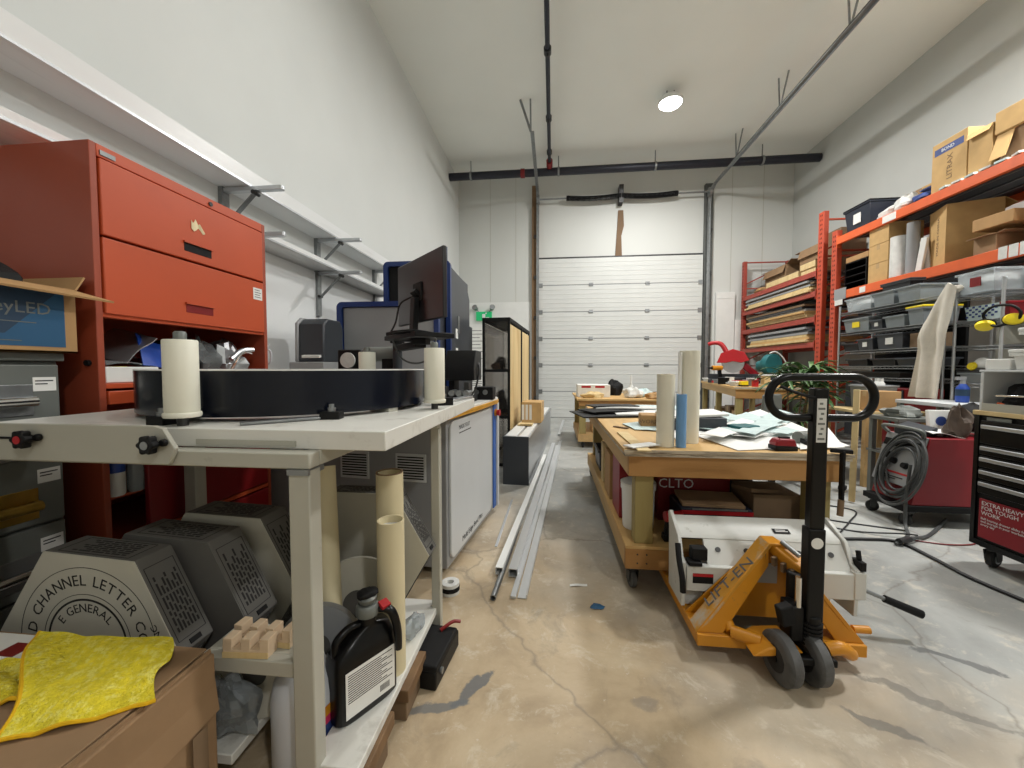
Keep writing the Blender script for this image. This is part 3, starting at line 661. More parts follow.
for x0, y0, x1, y1 in ((-.69, .93, -.63, .98), (-.545, 1.66, -.505, 1.70), (-1.75, .93, -1.69, .98), (-1.75, 1.64, -1.69, 1.70)):
    MB().box(x0, y0, 0.0, x1, y1, .985).build('leg', 'tgrey', bt, .004)
MB().prism([(-1.72, .95), (-.895, .95), (-.895, 1.165), (-.665, 1.165), (-.665, .95), (-.523, .95), (-.523, 1.72), (-1.72, 1.72)], SZ-.03, SZ, 'xy').build('lower_shelf', 'twhite', bt, .003)
MB().box(-.98, .945, .405, -.69, .975, .447).box(-.98, .975, .432, -.69, 1.07, .446).build('crossbar', 'tgrey', bt, .003)
MB().bar((-.66, .96, .985), (-.66, .96, .97), .07, .06).build('scratched_plate', 'steel', bt)
# ring of coil stock, rollers, clamps
cr = thing('metal_coil', 'large dark blue ring of sheet metal strip lying on the bending table', 'coil', (-1.13, 1.63, 1.095))
MB().ring((-1.13, 1.63, 1.095), (-1.13, 1.63, 1.241), .545, .45, 96).build('coil_strip', 'coil', cr)
MB().ring((-1.13, 1.63, 1.241), (-1.13, 1.63, 1.245), .545, .45, 96).build('pale_film_edge', 'white', cr)
for a in (100, 180, 260, 340, 40): MB().ob((-1.13+.49*math.cos(R(a)), 1.63+.49*math.sin(R(a)), 1.0875), (.10, .05, .015), 0, 0, a).build('spacer', 'tgrey', cr)
def nroller(x, y, lb, g=None):
    t = thing('guide_roller', lb, 'roller', (x, y, 1.08), 0, g)
    MB().lathe([(.040, 1.121-1.08), (.042, .045), (.042, .249), (.040, .252)], (x, y, 1.08), 32).build('nylon_sleeve', 'nylon', t)
    MB().lathe([(.044, .026), (.046, .030), (.046, .038), (.044, .041)], (x, y, 1.08), 32).build('flange', 'nylon', t)
    MB().lathe([(.014, 0), (.014, .026)], (x, y, 1.08), 14).build('pin', 'dsteel', t); MB().lathe([(.016, .252), (.016, .272), (.012, .277)], (x, y, 1.08), 14).build('pin_cap', 'gcab', t)
nroller(-1.085, 1.02, 'large white nylon roller in front of the dark coil near the orange cabinet')
nroller(-.49, 1.556, 'white nylon roller at the right end of the dark coil below the monitor')
nroller(-.96, 1.91, 'white nylon roller inside the dark coil showing only its top')
def blk(x, y, rz, lb, s=1.):
    t = thing('clamp_block', lb, 'clamp', (x, y, 1.08), rz)
    X = WM[t]; MB(X).box(-.032*s, -.022*s, 0, .032*s, .022*s, .026*s).build('block', 'black', t, .002); MB(X).cyl((0, 0, .026*s), (0, 0, .038*s), .013*s, n=14).cyl((0, 0, .038*s), (0, 0, .05*s), .009*s, n=6).build('bolt', 'steel', t)
blk(-.735, 1.21, 10, 'black clamp block with a bolt in front of the dark coil')
blk(-1.17, 1.035, -5, 'black clamp block left of the large white nylon roller')
blk(-.505, 1.72, 30, 'black clamp block beside the nylon roller below the monitor', 1.35)
tag(MB().bar((-.92, 1.04, 1.086), (-.765, 1.19, 1.086), .03, .008).build('slotted_plate', 'steel', None, .002), 'flat steel strap on the worktop leading to the black clamp block', 'plate')
tag(MB().bar((-.52, 1.83, 1.088), (-.47, 2.12, 1.088), .05, .014).build('ruler_bar', 'alu', None, .002), 'short aluminium bar lying at the far edge of the bending table', 'bar')

# ------------------------------------------------------------------ octagonal coil cartons under the table
def hexa(lb, cx, y, cz, sd, th, rz=0, ry=0, front=True, fm='octf'):
    ap = sd*math.cos(math.pi/6)
    t = thing('hexagonal_carton', lb, 'box', (cx, y, cz-ap), rz)
    X = T(cx, y, cz) @ rot(0, 0, rz) @ rot(0, ry, 0)
    poly = [(sd*math.cos(i*math.pi/3), sd*math.sin(i*math.pi/3)) for i in range(6)]
    MB(X).prism(poly, .003, th).build('carton_body', 'octs', t, .003)
    MB(X).prism([(p[0]*.995, p[1]*.995) for p in poly], 0, .003).build('front_face', fm, t)
    if front:
        ln = MB(X)
        for r0, w in ((.226, .0018), (.146, .0016), (.130, .006)): ln.ring((0, -.0006, 0), (0, .0, 0), r0+w/2, r0-w/2, 96)
        F_ = rot(90, 0, 0)
        arc_text(ln, 'D CHANNEL LETTER CO', .046, F_, .186, 91)
        arc_text(ln, 'E GENERAL', .036, F_, .104, 96)
        ln.text('CNC', .03, F_ @ T(.232, .052, 0) @ rot(0, 0, 125))
        ln.build('lettering', 'ink', t)
    for k in (-30, 30, 90):                     # lower right, upper right and top facets
        q = MB(X @ rot(0, -k, 0) @ T(ap, th/2, 0) @ rot(0, 0, 90) @ rot(90, 0, 0)); w_, h_ = th*.78, sd*.78
        for s in (-1, 1): q.box(-w_/2, s*h_/2-.001, 0, w_/2, s*h_/2+.001, .0006).box(s*w_/2-.001, -h_/2, 0, s*w_/2+.001, h_/2, .0006)
        for j in range(7):
            xx = -w_*.38+j*w_*.12; yy = -h_*.40
            while yy < h_*(.38-.10*((j*2) % 3)): l_ = h_*(.06+.05*((j*5+int(yy*900)) % 3)); q.box(xx, yy, 0, xx+w_*.06, yy+l_, .0006); yy += l_+h_*.03
        q.build('printed_panel', 'ink', t)
    MB(X @ rot(0, -30, 0)).box(ap+.0005, th*.34, -sd*.47, ap+.003, th*.66, -sd*.42).build('hand_slot', 'blackm', t)
    return t
hexa('hexagonal grey carton with circular black lettering behind the cardboard box', -1.362, .964, .440, .302, .11, 0, 3)
hexa('second hexagonal coil carton, dark grey, directly behind the lettered one', -1.262, 1.10, .440, .30, .13, 0, 3, False, 'octs')
hexa('third hexagonal coil carton with a printed label on its sloping side', -1.215, 1.27, .450, .30, .13, 0, 2, False)
hexa('hexagonal coil carton behind the cream tubes at the far end of the shelf', -.815, 1.545, .458, .30, .10, 0, 0, False)
def disc(lb, c, r, ax, th=.03, m='greym'):
    c, ax = Vector(c), Vector(ax).normalized(); t = thing('coil_disc', lb, 'disc', (c.x, c.y, SZ))
    MB().ring(c-ax*th/2, c+ax*th/2, r, r*.3, 48).build('disc_body', m, t); MB().cyl(c-ax*th*.3, c+ax*th*.3, r*.31, n=24).build('hub', 'octs', t)
disc('grey round coil disc standing just right of the front table leg', (-.80, 1.215, SZ+.135), .135, (.25, -1, .12))
disc('pale grey coil disc leaning behind the black sprayer jug', (-.76, 1.40, SZ+.17), .17, (.3, -1, .22), .03, 'octf')
disc('grey coil disc low between the lettered carton and the front table leg', (-.925, 1.08, SZ+.14), .14, (.06, -1, .1), .02, 'octf')
tag(MB().ring(at(330, 590, Y=1.30)+Vector((0, 0, -.13)), Vector((-.90, 1.42, .86)), .042, .036, 24).build('cardboard_tube', 'tube'), 'cream cardboard tube leaning behind the front table leg', 'tube')
for x, y, r_, z1, lb in ((-.575, 1.30, .047, .709, 'shorter cream cardboard tube standing at the shelf edge'), (-.63, 1.42, .051, .845, 'taller cream cardboard tube standing behind the shorter one')):
    t = thing('cardboard_tube', lb, 'tube', (x, y, SZ)); MB().ring((x, y, SZ), (x, y, z1), r_, r_*.88, 32).build('tube_wall', 'tube', t)
    if z1 < .8: MB().cyl((x, y, z1-.035), (x, y, z1-.025), r_*.88, n=28).build('end_plug', 'rag', t)
    else: MB().ring((x, y, z1), (x, y, z1+.004), r_*1.0, r_*.86, 32).build('dark_rim', 'cardd', t)
# black sprayer jug
t = thing('sprayer_jug', 'black plastic jug with trigger sprayer and printed white label', 'jug', (-.612, 1.155, SZ), -32); X = WM[t] @ Matrix.Diagonal((1, 1, .9, 1))
prof = [(.88, 0), (1, .012), (1, .20), (.93, .235), (.62, .275), (.36, .29), (.30, .30), (.30, .325)]
b = MB(X); n_ = 40; vs_ = []
for k, z in prof:
    for i in range(n_):
        a = 2*math.pi*i/n_; e_ = .45; ca, sa = math.cos(a), math.sin(a)
        ex = math.copysign(abs(ca)**e_, ca)*.05*max(k, .55 if z > .27 else k); ey = math.copysign(abs(sa)**e_, sa)*.108*k
        if k < .5: ex, ey = ca*.03, sa*.03
        vs_.append((ex, ey+(.02 if z > .25 else 0), z))
fs = [(j*n_+i, j*n_+(i+1) % n_, (j+1)*n_+(i+1) % n_, (j+1)*n_+i) for j in range(len(prof)-1) for i in range(n_)]+[tuple(range(n_))[::-1], tuple((len(prof)-1)*n_+i for i in range(n_))]
b.add(vs_, fs).build('jug_body', 'blackg', t)
MB(X).tube(spl([(0, -.085, .20), (0, -.088, .27), (0, -.05, .30), (0, -.012, .298)], 6), .013, 10).build('jug_handle', 'blackg', t)
sp_ = MB(X).lathe([(.034, .318), (.036, .322), (.036, .35), (.03, .358)], (0, .02, 0), 24).lathe([(.02, .358), (.026, .365), (.03, .38), (.02, .39)], (0, .02, 0), 20).build('pump_cap', 'gcab', t)
MB(X).blob((0, .02, .395), (.055, .07, .03), 3, .18, 14, 8).build('pump_knob', 'blackm', t)
MB(X).tube(spl([(.02, .05, .335), (.05, .075, .32), (.062, .09, .25), (.06, .095, .17)], 6), lambda q: .016-.004*q, 10).build('spray_lance', 'blackg', t)
MB(X).ob((.035, .06, .348), (.03, .03, .012), 0, 20, 0).build('red_trigger', 'red', t)
lb_ = MB(X).box(.0500, -.085, .03, .0512, .085, .19).build('printed_label', 'paper', t); q = MB(X)
for k in range(13): q.box(.0512, -.078, .082+k*.0078, .0517, .076-.02*((k*7) % 3), .0848+k*.0078)
for k in range(9): q.box(.0512, .03+k*.004, .045, .0517, .032+k*.004, .068)
q.build('print_lines', 'ink', lb_)
# white jug on the floor in the notch of the shelf
t = thing('white_jug', 'milky white plastic jug with magenta label behind the front table leg', 'jug', (-.76, 1.075, 0))
MB().lathe([(.082, 0), (.090, .01), (.090, .265), (.082, .305), (.060, .34), (.03, .365), (.024, .375)], (-.76, 1.075, 0), 36).build('jug_body', 'jug', t)
MB().lathe([(.026, .375), (.027, .377), (.027, .393), (.022, .397)], (-.76, 1.075, 0), 20).build('cap', 'white', t)
MB().tube(spl([(-.76, 1.15, .25), (-.76, 1.162, .30), (-.76, 1.13, .355), (-.76, 1.095, .365)], 6), .011, 8).build('jug_handle', 'jug', t)
def wrap(z0, z1, a0, a1, r_, m, nm, par, cx=-.76, cy=1.075):
    MB().sheet(lambda u, v: (cx+r_*math.cos(R(a0+(a1-a0)*u)), cy+r_*math.sin(R(a0+(a1-a0)*u)), z0+(z1-z0)*v), 16, 1, .001).build(nm, m, par)
wrap(.06, .235, -50, 30, .0911, 'pink', 'magenta_label', t); wrap(.205, .235, -50, 30, .0917, 'jyellow', 'yellow_band', t); wrap(.12, .18, -34, 0, .0917, 'inkb', 'label_mark', t)
# clear packets, dark bag
t = tag(MB().blob((-.575, 1.50, SZ+.025), (.09, .14, .055), 4, .3, 16, 10, flat=True).build('plastic_packet', 'clear', None, 0, 20), 'clear plastic packet on the white shelf behind the cream tubes', 'packet')
tag(MB().blob((-.98, 1.01, SZ+.07), (.22, .10, .17), 9, .35, 20, 14, flat=True).build('plastic_bag', 'bag', None, 0, 20), 'crumpled dark clear plastic bag below the table crossbar', 'bag')
# wooden comb blocks on the crossbar ledge
def comb(lb, x, y, z, rz, rx, n=4):
    t = thing('wooden_comb_block', lb, 'wood block', (x, y, z), rz, 'comb blocks on the table crossbar'); X = WM[t] @ rot(rx, 0, 0)
    b = MB(X); w = .026
    pts = [(0, 0)]
    L_ = n*w*2-w
    poly = [(-L_/2, 0), (L_/2, 0)]
    for i in range(n):
        x1 = L_/2-i*2*w; poly += [(x1, .052), (x1-w, .052)]
        if i < n-1: poly += [(x1-w, .022), (x1-2*w, .022)]
    b.prism(poly, -.02, .02, 'xz'); b.build('comb_body', 'wblock', t, .0015)
    MB(X).prism([(p[0], p[1]) for p in poly[:2]]+[(L_/2, .016), (-L_/2, .016)], -.0215, -.02, 'xz').build('pale_cut_face', 'osb', t)
comb('raw wood comb block lying in front on the table crossbar', -.845, .968, .447, 4, -3, 3)
comb('raw wood comb block behind the front comb block', -.835, 1.02, .447, -3, 0, 4)
# pallet feet and box under the shelf
for x, y, lb in ((-.60, 1.07, 'dark wooden block under the near corner of the table shelf'), (-.585, 1.34, 'dark wooden block under the middle of the table shelf')):
    t = thing('wooden_block', lb, 'wood block', (x, y, 0)); MB().box(x-.09, y-.075, 0, x+.075, y+.075, .085).build('block', 'cardd', t, .004); MB().box(x-.09, y-.095, .085, x+.09, y+.095, SZ-.03).build('cap_board', 'oldwood', t, .003)
t = thing('latch_box', 'black latched box on the floor beside the table shelf', 'box', (-.49, 1.53, 0), -6); X = WM[t]
MB(X).box(-.07, -.13, 0, .06, .13, .075).build('box_body', 'black', t, .008); MB(X).box(-.075, -.135, .076, .065, .10, .105).build('box_lid', 'blackm', t, .008); MB(X).cyl((.06, -.08, .05), (.068, -.08, .05), .012, n=12).build('latch', 'steel', t); MB(X).tube(spl([(.0, .06, .108), (.04, .10, .125), (.07, .12, .118)], 5), .008, 6).build('strap', 'dred', t)
# ------------------------------------------------------------------ cardboard box with the yellow cloths
cb = thing('cardboard_box', 'big brown cardboard box under the yellow cloth in the near corner', 'box', (-1.25, .62, 0))
CX0, CX1, CY0, CY1, CZ = -1.75, -.868, .30, .88, .525
MB().box(CX0, CY0, 0, CX1, CY1, CZ-.012).build('carton_body', 'card2', cb, .004)
MB().box(CX0+.002, CY0, CZ-.006, CX1-.02, CY1-.002, CZ).build('top_flap', 'card2', cb, .002)
MB().sheet(lambda u, v: (CX1-.014+.02*v, CY0+(CY1-CY0)*u, CZ-.002-.16*v+.004*math.sin(u*6)), 8, 3, .005).build('side_flap', 'card2', cb)
MB().box(CX1+.0125, .80, .03, CX1+.0135, .84, .36).build('tape_or_shade_strip', 'cardd', cb)  # dark strip painting the upright shadow band on the box side
q = MB(); q.box(CX1+.0008, .52, .262, CX1+.0014, .74, .268).box(CX1+.0008, .60, .20, CX1+.0014, .72, .205); q.build('print_lines', 'cardd', cb)
def cloth(lb, c, name='microfibre_cloth', amp=.006, seed=1, nu=26, nv=22, hem=True):
    C_ = [Vector(p) for p in c]; r_ = random.Random(seed); ph = [r_.uniform(0, 6) for _ in range(5)]
    def fn(u, v):
        p = C_[0].lerp(C_[1], u).lerp(C_[3].lerp(C_[2], u), v)
        w = amp*(math.sin(u*5+ph[0]+v*2)+.6*math.sin(v*9+ph[1]-u*3)+.4*math.sin(u*13+v*7+ph[2]))
        e_ = .012*math.sin(u*6+ph[3]); f_ = .012*math.sin(v*7+ph[4])
        return p+Vector((f_*(1-2*u if u < .1 or u > .9 else .4), e_*.5, abs(w)))
    t = thing(name, lb, 'cloth', tuple(C_[3])); MB().sheet(fn, nu, nv, .006).build('cloth_sheet', 'yellow', t, 0, 60)
    if hem:
        e = [fn(0, j/nv) for j in range(nv+1)]+[fn(i/nu, 1) for i in range(1, nu+1)]
        MB().tube(e, .0042, 6).build('hem', 'yellowe', t)
    return t
Z_ = CZ+.004
cloth('large yellow cloth spread over the top of the brown box', (at(36, 634, Z=Z_+.05), at(171, 641, Z=Z_+.03), at(150, 703, Z=Z_), at(-6, 747, Z=Z_)), amp=.008)
cloth('second yellow cloth left of the big one, cut by the frame', (at(-40, 668, Z=Z_), at(30, 660, Z=Z_+.004), at(24, 700, Z=Z_), at(-50, 712, Z=Z_)), seed=5, amp=.007)
t = thing('paper_packet', 'white printed packet at the left edge of the brown box', 'packet', tuple(at(10, 655, Z=Z_))); P_ = at(-5, 655, Z=Z_)
MB().box(P_.x-.13, P_.y-.02, Z_, P_.x+.11, P_.y+.06, Z_+.012).build('wrapper', 'paper', t, .003); MB().box(P_.x+.02, P_.y-.015, Z_+.012, P_.x+.075, P_.y+.03, Z_+.0127).build('printed_patch', 'dred', t)

# ------------------------------------------------------------------ pale console behind the table
co = thing('console_bench', 'pale grey machine console with white amber-edged top', 'console', (-.61, 2.19, 0), -6.5); X = WM[co]
MB(X).box(-.98, 0, .05, -.012, 1.02, .952).build('console_body', 'greym', co, .006)
def rrect(y0, z0, y1, z1, r_, n=5):
    o = []
    for cy, cz, a0 in ((y1-r_, z1-r_, 0), (y0+r_, z1-r_, 90), (y0+r_, z0+r_, 180), (y1-r_, z0+r_, 270)):
        for i in range(n+1): a = R(a0+90*i/n); o.append((cy+r_*math.cos(a), cz+r_*math.sin(a)))
    return o
pn = MB(X).prism(rrect(.03, .09, .93, .93, .06), -.012, .004, 'yz').build('side_panel', 'console', co, .004)
q = MB(X @ T(.0045, 0, 0)); q.text('MADE FLAT', .04, T(0, .27, .875) @ rot(0, 0, 90) @ rot(90, 0, 0)); q.box(0, .17, .838, .0006, .40, .844); q.text('Multi Edge Bend Plus', .052, T(0, .44, .14) @ rot(0, 0, 90) @ rot(90, 0, 0))
q.build('lettering', 'ink', pn)
for x0, x1 in ((-.34, -.14), (-.72, -.52)):
    v_ = MB(X).box(x0, -.006, .565, x1, 0, .735).build('vent_grille', 'console', co, .002); q = MB(X)
    for k in range(9): q.box(x0+.015, -.0075, .582+k*.016, x1-.015, -.006, .590+k*.016)
    q.build('louvre_slots', 'blackm', v_)
top = [(-1.0, -.06), (.02, -.06), (.035, .55), (.03, .9)] + [(.03-.25+.25*math.cos(R(a)), 1.0+.25*math.sin(R(a))) for a in range(0, 91, 15)] + [(-.36, 1.25), (-.36, 1.13), (-1.0, 1.13)]
MB(X).prism(top, .965, 1.0, 'xy').build('worktop', 'twhite', co, .003)
MB(X).prism([(p[0]*1.0+.004, p[1]+.004) for p in top], .952, .966, 'xy').prism([(p[0]+.006 if p[0] > 0 else p[0], p[1]) for p in top], .967, .985, 'xy').build('amber_edging', 'ytrim', co, .002)
MB(X).box(-.14, 1.025, .05, -.005, 1.10, .94).build('blue_panel', 'blueb', co, .004)
MB(X).box(-.14, 1.102, .05, .01, 1.15, .95).build('end_post', 'console', co, .004)
es = MB(X).cyl((-.003, 1.062, .87), (.012, 1.062, .87), .03, n=20).build('stop_button_collar', 'jyellow', co); MB(X).cyl((.012, 1.062, .87), (.04, 1.062, .87), .022, .028, 20).build('stop_button', 'red', es)
for y in (.1, .92): MB(X).cyl((-.1, y, 0), (-.1, y, .05), .025, n=14).cyl((-.9, y, 0), (-.9, y, .05), .025, n=14).build('foot', 'black', co)
t = thing('tape_reel', 'small white reel on the floor at the console corner', 'reel', (-.565, 2.06, 0)); MB().ring((-.565, 2.05, 0), (-.565, 2.05, .06), .05, .02, 24).build('wound_tape', 'rag', t); MB().ring((-.565, 2.05, .018), (-.565, 2.05, .042), .052, .049, 24).build('dark_band', 'blackm', t)
# mechanical unit standing on the console
t = thing('feeder_unit', 'black mechanical feeder unit standing on the amber-edged console', 'machine', (-.66, 2.75, 1.0))
MB().box(-.80, 2.62, 1.0, -.58, 2.92, 1.045).box(-.76, 2.75, 1.045, -.72, 2.9, 1.16).build('bed', 'blackm', t, .004)
MB().prism([(2.70, 1.16), (2.98, 1.16), (2.98, 1.38), (2.78, 1.38), (2.70, 1.25)], -.78, -.56, 'yz').build('motor_housing', 'black', t, .006)
for k in range(3): MB().cyl((-.70+.05*k, 2.60, 1.075), (-.70+.05*k, 2.72, 1.075), .022, n=16).build('feed_roller', 'steel', t)
MB().box(-.62, 2.64, 1.045, -.585, 2.70, 1.15).box(-.78, 2.64, 1.045, -.745, 2.70, 1.12).build('side_bracket', 'dsteel', t, .003)
MB().tube(spl([(-.60, 2.9, 1.33), (-.55, 2.84, 1.25), (-.57, 2.8, 1.1), (-.6, 2.76, 1.05)], 6), .008, 6).build('cable', 'cable', t)
t = thing('control_box', 'small black control box with dials at the far end of the console', 'machine', (-.56, 3.02, 1.0))
MB().box(-.62, 2.98, 1.0, -.47, 3.12, 1.10).build('case', 'blackm', t, .004); MB().cyl((-.6, 2.97, 1.06), (-.6, 2.98, 1.06), .02, n=14).cyl((-.53, 2.97, 1.06), (-.53, 2.98, 1.06), .02, n=14).build('dial', 'steel', t)

# ------------------------------------------------------------------ blue framed machine, printer, monitor
bm_ = thing('framed_machine', 'large grey machine enclosure with dark blue frame edges', 'machine', (-1.5, 3.8, 0))
def bframe(x0, x1, z0, z1, y, w=.055, d=.05, r_=.05):
    o, i_ = rrect(x0, z0, x1, z1, r_), rrect(x0+w, z0+w, x1-w, z1-w, r_*.6)
    n = len(o); b = MB(); vs_ = [(p[0], yy, p[1]) for yy in (y, y+d) for p in o+i_]; fs = []
    for k in range(n):
        j = (k+1) % n
        fs += [(k, j, n+j, n+k), (2*n+k, 2*n+n+k, 2*n+n+j, 2*n+j), (k, 2*n+k, 2*n+j, j), (n+k, n+j, 3*n+j, 3*n+k)]
    return b.add(vs_, fs)
MB().box(-1.98, 3.44, .0, -1.06, 3.70, 1.83).build('low_cabinet', 'greyd', bm_, .004); MB().box(-1.95, 3.432, .95, -1.08, 3.44, 1.81).build('front_panel', 'greym', bm_, .004)
bframe(-2.0, -1.03, .02, 1.86, 3.40, .045).build('blue_frame', 'bluem', bm_)
MB().box(-1.66, 3.74, 0, -1.03, 4.62, 2.26).build('tall_cabinet', 'greyd', bm_, .012)
bframe(-1.68, -1.00, .02, 2.30, 3.70, .045).build('blue_frame', 'bluem', bm_); MB().box(-1.63, 3.728, .9, -1.05, 3.736, 2.255).build('front_panel', 'blackm', bm_)
sd = MB().prism([(3.76, .9), (4.60, .9), (4.60, 2.06), (4.44, 2.22), (3.76, 2.25)], -1.03, -1.008, 'yz').build('side_panel', 'greyd', bm_, .003)
MB().box(-1.008, 4.0, 1.62, -1.0, 4.08, 1.8).build('door_pull', 'steel', sd)
for z in (1.56, 1.36): MB().box(-1.008, 3.93, z, -1.0055, 4.02, z+.1).build('notice_label', 'paper', sd)
MB().cyl((-1.1, 4.3, 2.26), (-1.1, 4.3, 2.32), .03, n=14).build('beacon', 'rag', bm_)
MB().box(-1.2, 4.63, .9, -1.06, 5.0, 1.78).build('rear_cabinet', 'greyd', bm_, .006); MB().box(-1.06, 4.7, 1.55, -1.057, 4.78, 1.66).build('notice_label', 'paper', bm_)
sc_ = thing('side_cabinet', 'low grey cabinet against the left wall carrying the dark printer', 'cabinet', (-2.05, 2.8, 0))
MB().box(-2.36, 2.34, 0, -1.72, 3.32, 1.18).build('cabinet_body', 'greym', sc_, .005); MB().box(-2.365, 2.335, 1.18, -1.71, 3.325, 1.205).build('cabinet_top', 'tgrey', sc_, .003)
pr = thing('printer', 'dark grey rounded printer on the low cabinet by the left wall', 'printer', (-1.99, 3.12, 1.206))
MB().prism([(2.98, 1.30), (3.28, 1.30), (3.28, 1.60), (3.24, 1.66), (3.05, 1.66), (2.99, 1.61)], -2.09, -1.87, 'yz').build('printer_body', 'greyd', pr, .012)
MB().prism([(2.97, 1.30), (3.29, 1.30), (3.29, 1.61), (3.24, 1.67), (3.04, 1.67), (2.98, 1.62)], -2.12, -2.09, 'yz').build('side_cover', 'greym', pr, .01)
MB().box(-2.14, 2.93, 1.206, -1.84, 3.30, 1.30).build('printer_base', 'greym', pr, .006); MB().ob((-1.96, 2.955, 1.345), (.14, .04, .02), 8, 0, 6).build('printed_sheets', 'paper', pr)
t = thing('measuring_cup', 'white translucent container beside the orange cabinet', 'container', (-2.02, 2.45, 1.206)); MB().lathe([(.055, 0), (.058, .005), (.068, .2), (.072, .205), (.066, .205), (.055, .012)], (-2.02, 2.45, 1.206), 28).build('cup_wall', 'jug', t)
MB().tube(spl([(-1.955, 2.45, 1.38), (-1.92, 2.45, 1.36), (-1.925, 2.45, 1.29), (-1.96, 2.45, 1.27)], 5), .006, 6).build('cup_handle', 'jug', t)
# monitor on its arm
mo = thing('monitor', 'black flat monitor seen from behind on a tray above the table', 'monitor', (-.705, 2.0, 1.43))
P0, P1 = Vector((-.895, 2.19, 0)), Vector((-.512, 1.805, 0)); dr = (P1-P0).normalized(); ang = math.degrees(math.atan2(dr.y, dr.x)); L_ = (P1-P0).length
X = T((P0.x+P1.x)/2, (P0.y+P1.y)/2, 0) @ rot(0, 0, ang); 
MB(X).box(-L_/2, -.012, 1.492, L_/2, .012, 1.832).build('monitor_back', 'screen', mo, .006); MB(X).box(-L_/2+.004, .012, 1.497, L_/2-.004, .015, 1.827).build('screen_panel', 'bluem', mo)
MB(X).box(-.05, -.02, 1.60, .05, -.012, 1.70).build('mount_plate', 'blackm', mo, .004)
MB(X).bar((0, -.04, 1.44), (0, -.03, 1.62), .05, .03).bar((0, -.03, 1.63), (0, -.015, 1.65), .06, .05).build('stand_neck', 'black', mo, .004); MB(X).lathe([(.11, 0), (.11, .006), (.03, .02)], (0, -.05, 1.432), 28).build('stand_foot', 'black', mo)
MB(X).tube(spl([(-.02, -.03, 1.63), (-.12, -.06, 1.6), (-.14, -.08, 1.5), (-.16, -.1, 1.447)], 6), .005, 6).build('cable', 'cable', mo)
ta = thing('monitor_tray', 'black tray on a swing arm carrying the monitor', 'tray', (-.9, 2.1, 1.0)); 
MB(X).box(-.26, -.10, 1.405, .15, .12, 1.431).build('tray_board', 'black', ta, .004)
MB().bar((-.70, 1.99, 1.375), (-1.0, 2.4, 1.375), .06, .035).bar((-.70, 1.99, 1.375), (-.70, 1.99, 1.405), .08, .08).build('swing_arm', 'blackm', ta, .004); MB().cyl((-1.0, 2.4, 1.0), (-1.0, 2.4, 1.41), .03, n=18).build('post', 'greyd', ta); MB().cyl((-1.0, 2.4, 1.41), (-1.0, 2.4, 1.43), .045, n=18).build('post_cap', 'blackm', ta)
MB().tube(spl([(-.86, 2.0, 1.40), (-.80, 1.98, 1.30), (-.70, 1.95, 1.275), (-.60, 1.9, 1.32), (-.585, 1.88, 1.40)], 8), .005, 6).build('cable', 'hose', ta)
tag(MB(X).box(-.25, -.095, 1.432, -.12, -.03, 1.452).build('keyboard', 'blackm', None, .004), 'black keyboard on the tray under the monitor', 'keyboard')
t = thing('drive_motor', 'black motor with white face plate behind the dark coil', 'motor', (-1.33, 2.42, 1.0)); MB().box(-1.40, 2.38, 1.0, -1.24, 2.52, 1.37).build('motor_case', 'black', t, .01); MB().lathe([(.035, 0), (.05, .01), (.05, .02)], (-1.32, 2.38, 1.30), 24, rot(90, 0, 0)).build('face_plate', 'rag', t); MB().box(-1.12, 2.42, 1.0, -1.02, 2.54, 1.33).build('gear_case', 'blackm', t, .01); MB().cyl((-1.24, 2.46, 1.34), (-1.02, 2.46, 1.34), .05, n=20).build('drum', 'gcab', t)

# ------------------------------------------------------------------ glass cabinet, long box and metal lengths on the floor
gl = thing('glass_cabinet', 'black framed glass cabinet with pale wooden side panels', 'cabinet', (-.53, 4.72, 0), -3.9); X = WM[gl]
GH, GW, GD = 1.86, .35, 1.9
fr = MB(X)
for x in (-GW, -.03):
    for y in (0, GD-.03): fr.box(x, y, 0, x+.03, y+.03, GH)
for z in (0.02, .62, 1.2, GH-.035):
    fr.box(-GW, 0, z, 0, .03, z+.035).box(-GW, GD-.03, z, 0, GD, z+.035).box(-GW, 0, z, -GW+.03, GD, z+.035)
    if z in (.02, GH-.035): fr.box(-.03, 0, z, 0, GD, z+.035)
fr.build('frame', 'blackm', gl, .002)
MB(X).box(-GW+.03, .01, .05, -.03, .014, GH-.03).build('glass_front', 'glass', gl)
for y0, y1 in ((.04, .98), (1.0, GD-.04)): MB(X).box(-.035, y0, .04, -.012, y1, GH-.06).build('side_board', 'osb', gl, .002)
MB(X).box(-.01, .96, .03, .002, 1.02, GH).build('centre_stile', 'blackm', gl); MB(X).box(-GW, 0, GH, 0, GD, GH+.012).build('cabinet_roof', 'blackm', gl)
for z in (.65, 1.22): MB(X).box(-GW+.03, .04, z, -.04, GD-.04, z+.012).build('inner_shelf', 'cardd', gl)
MB(X).box(-GW+.01, .06, .06, -GW+.02, GD-.05, GH-.05).build('glass_back', 'glass', gl)
def put(lb, name, cat, lx, ly, z, m, d, seed): tag(MB(X).blob((lx, ly, z+d[2]*.28), d, seed, .25, 14, 10, flat=True).build(name, m, None, 0, 25), lb, cat)
put('dark bundled thing on the middle shelf of the glass cabinet', 'tool_bag', 'bag', -.17, .3, 1.235, 'blackm', (.15, .2, .2), 3)
put('olive green cap on the upper shelf front of the glass cabinet', 'cap', 'cap', -.2, .12, 1.235, 'cardd', (.12, .10, .11), 4)
put('dark bundle on the lower shelf of the glass cabinet', 'tool_bag', 'bag', -.17, .3, .663, 'greyd', (.16, .22, .36), 5)
lbx = thing('long_metal_box', 'long grey sheet metal box lying on the floor by the glass cabinet', 'box', (-.39, 4.05, 0), -3.8); X = WM[lbx]
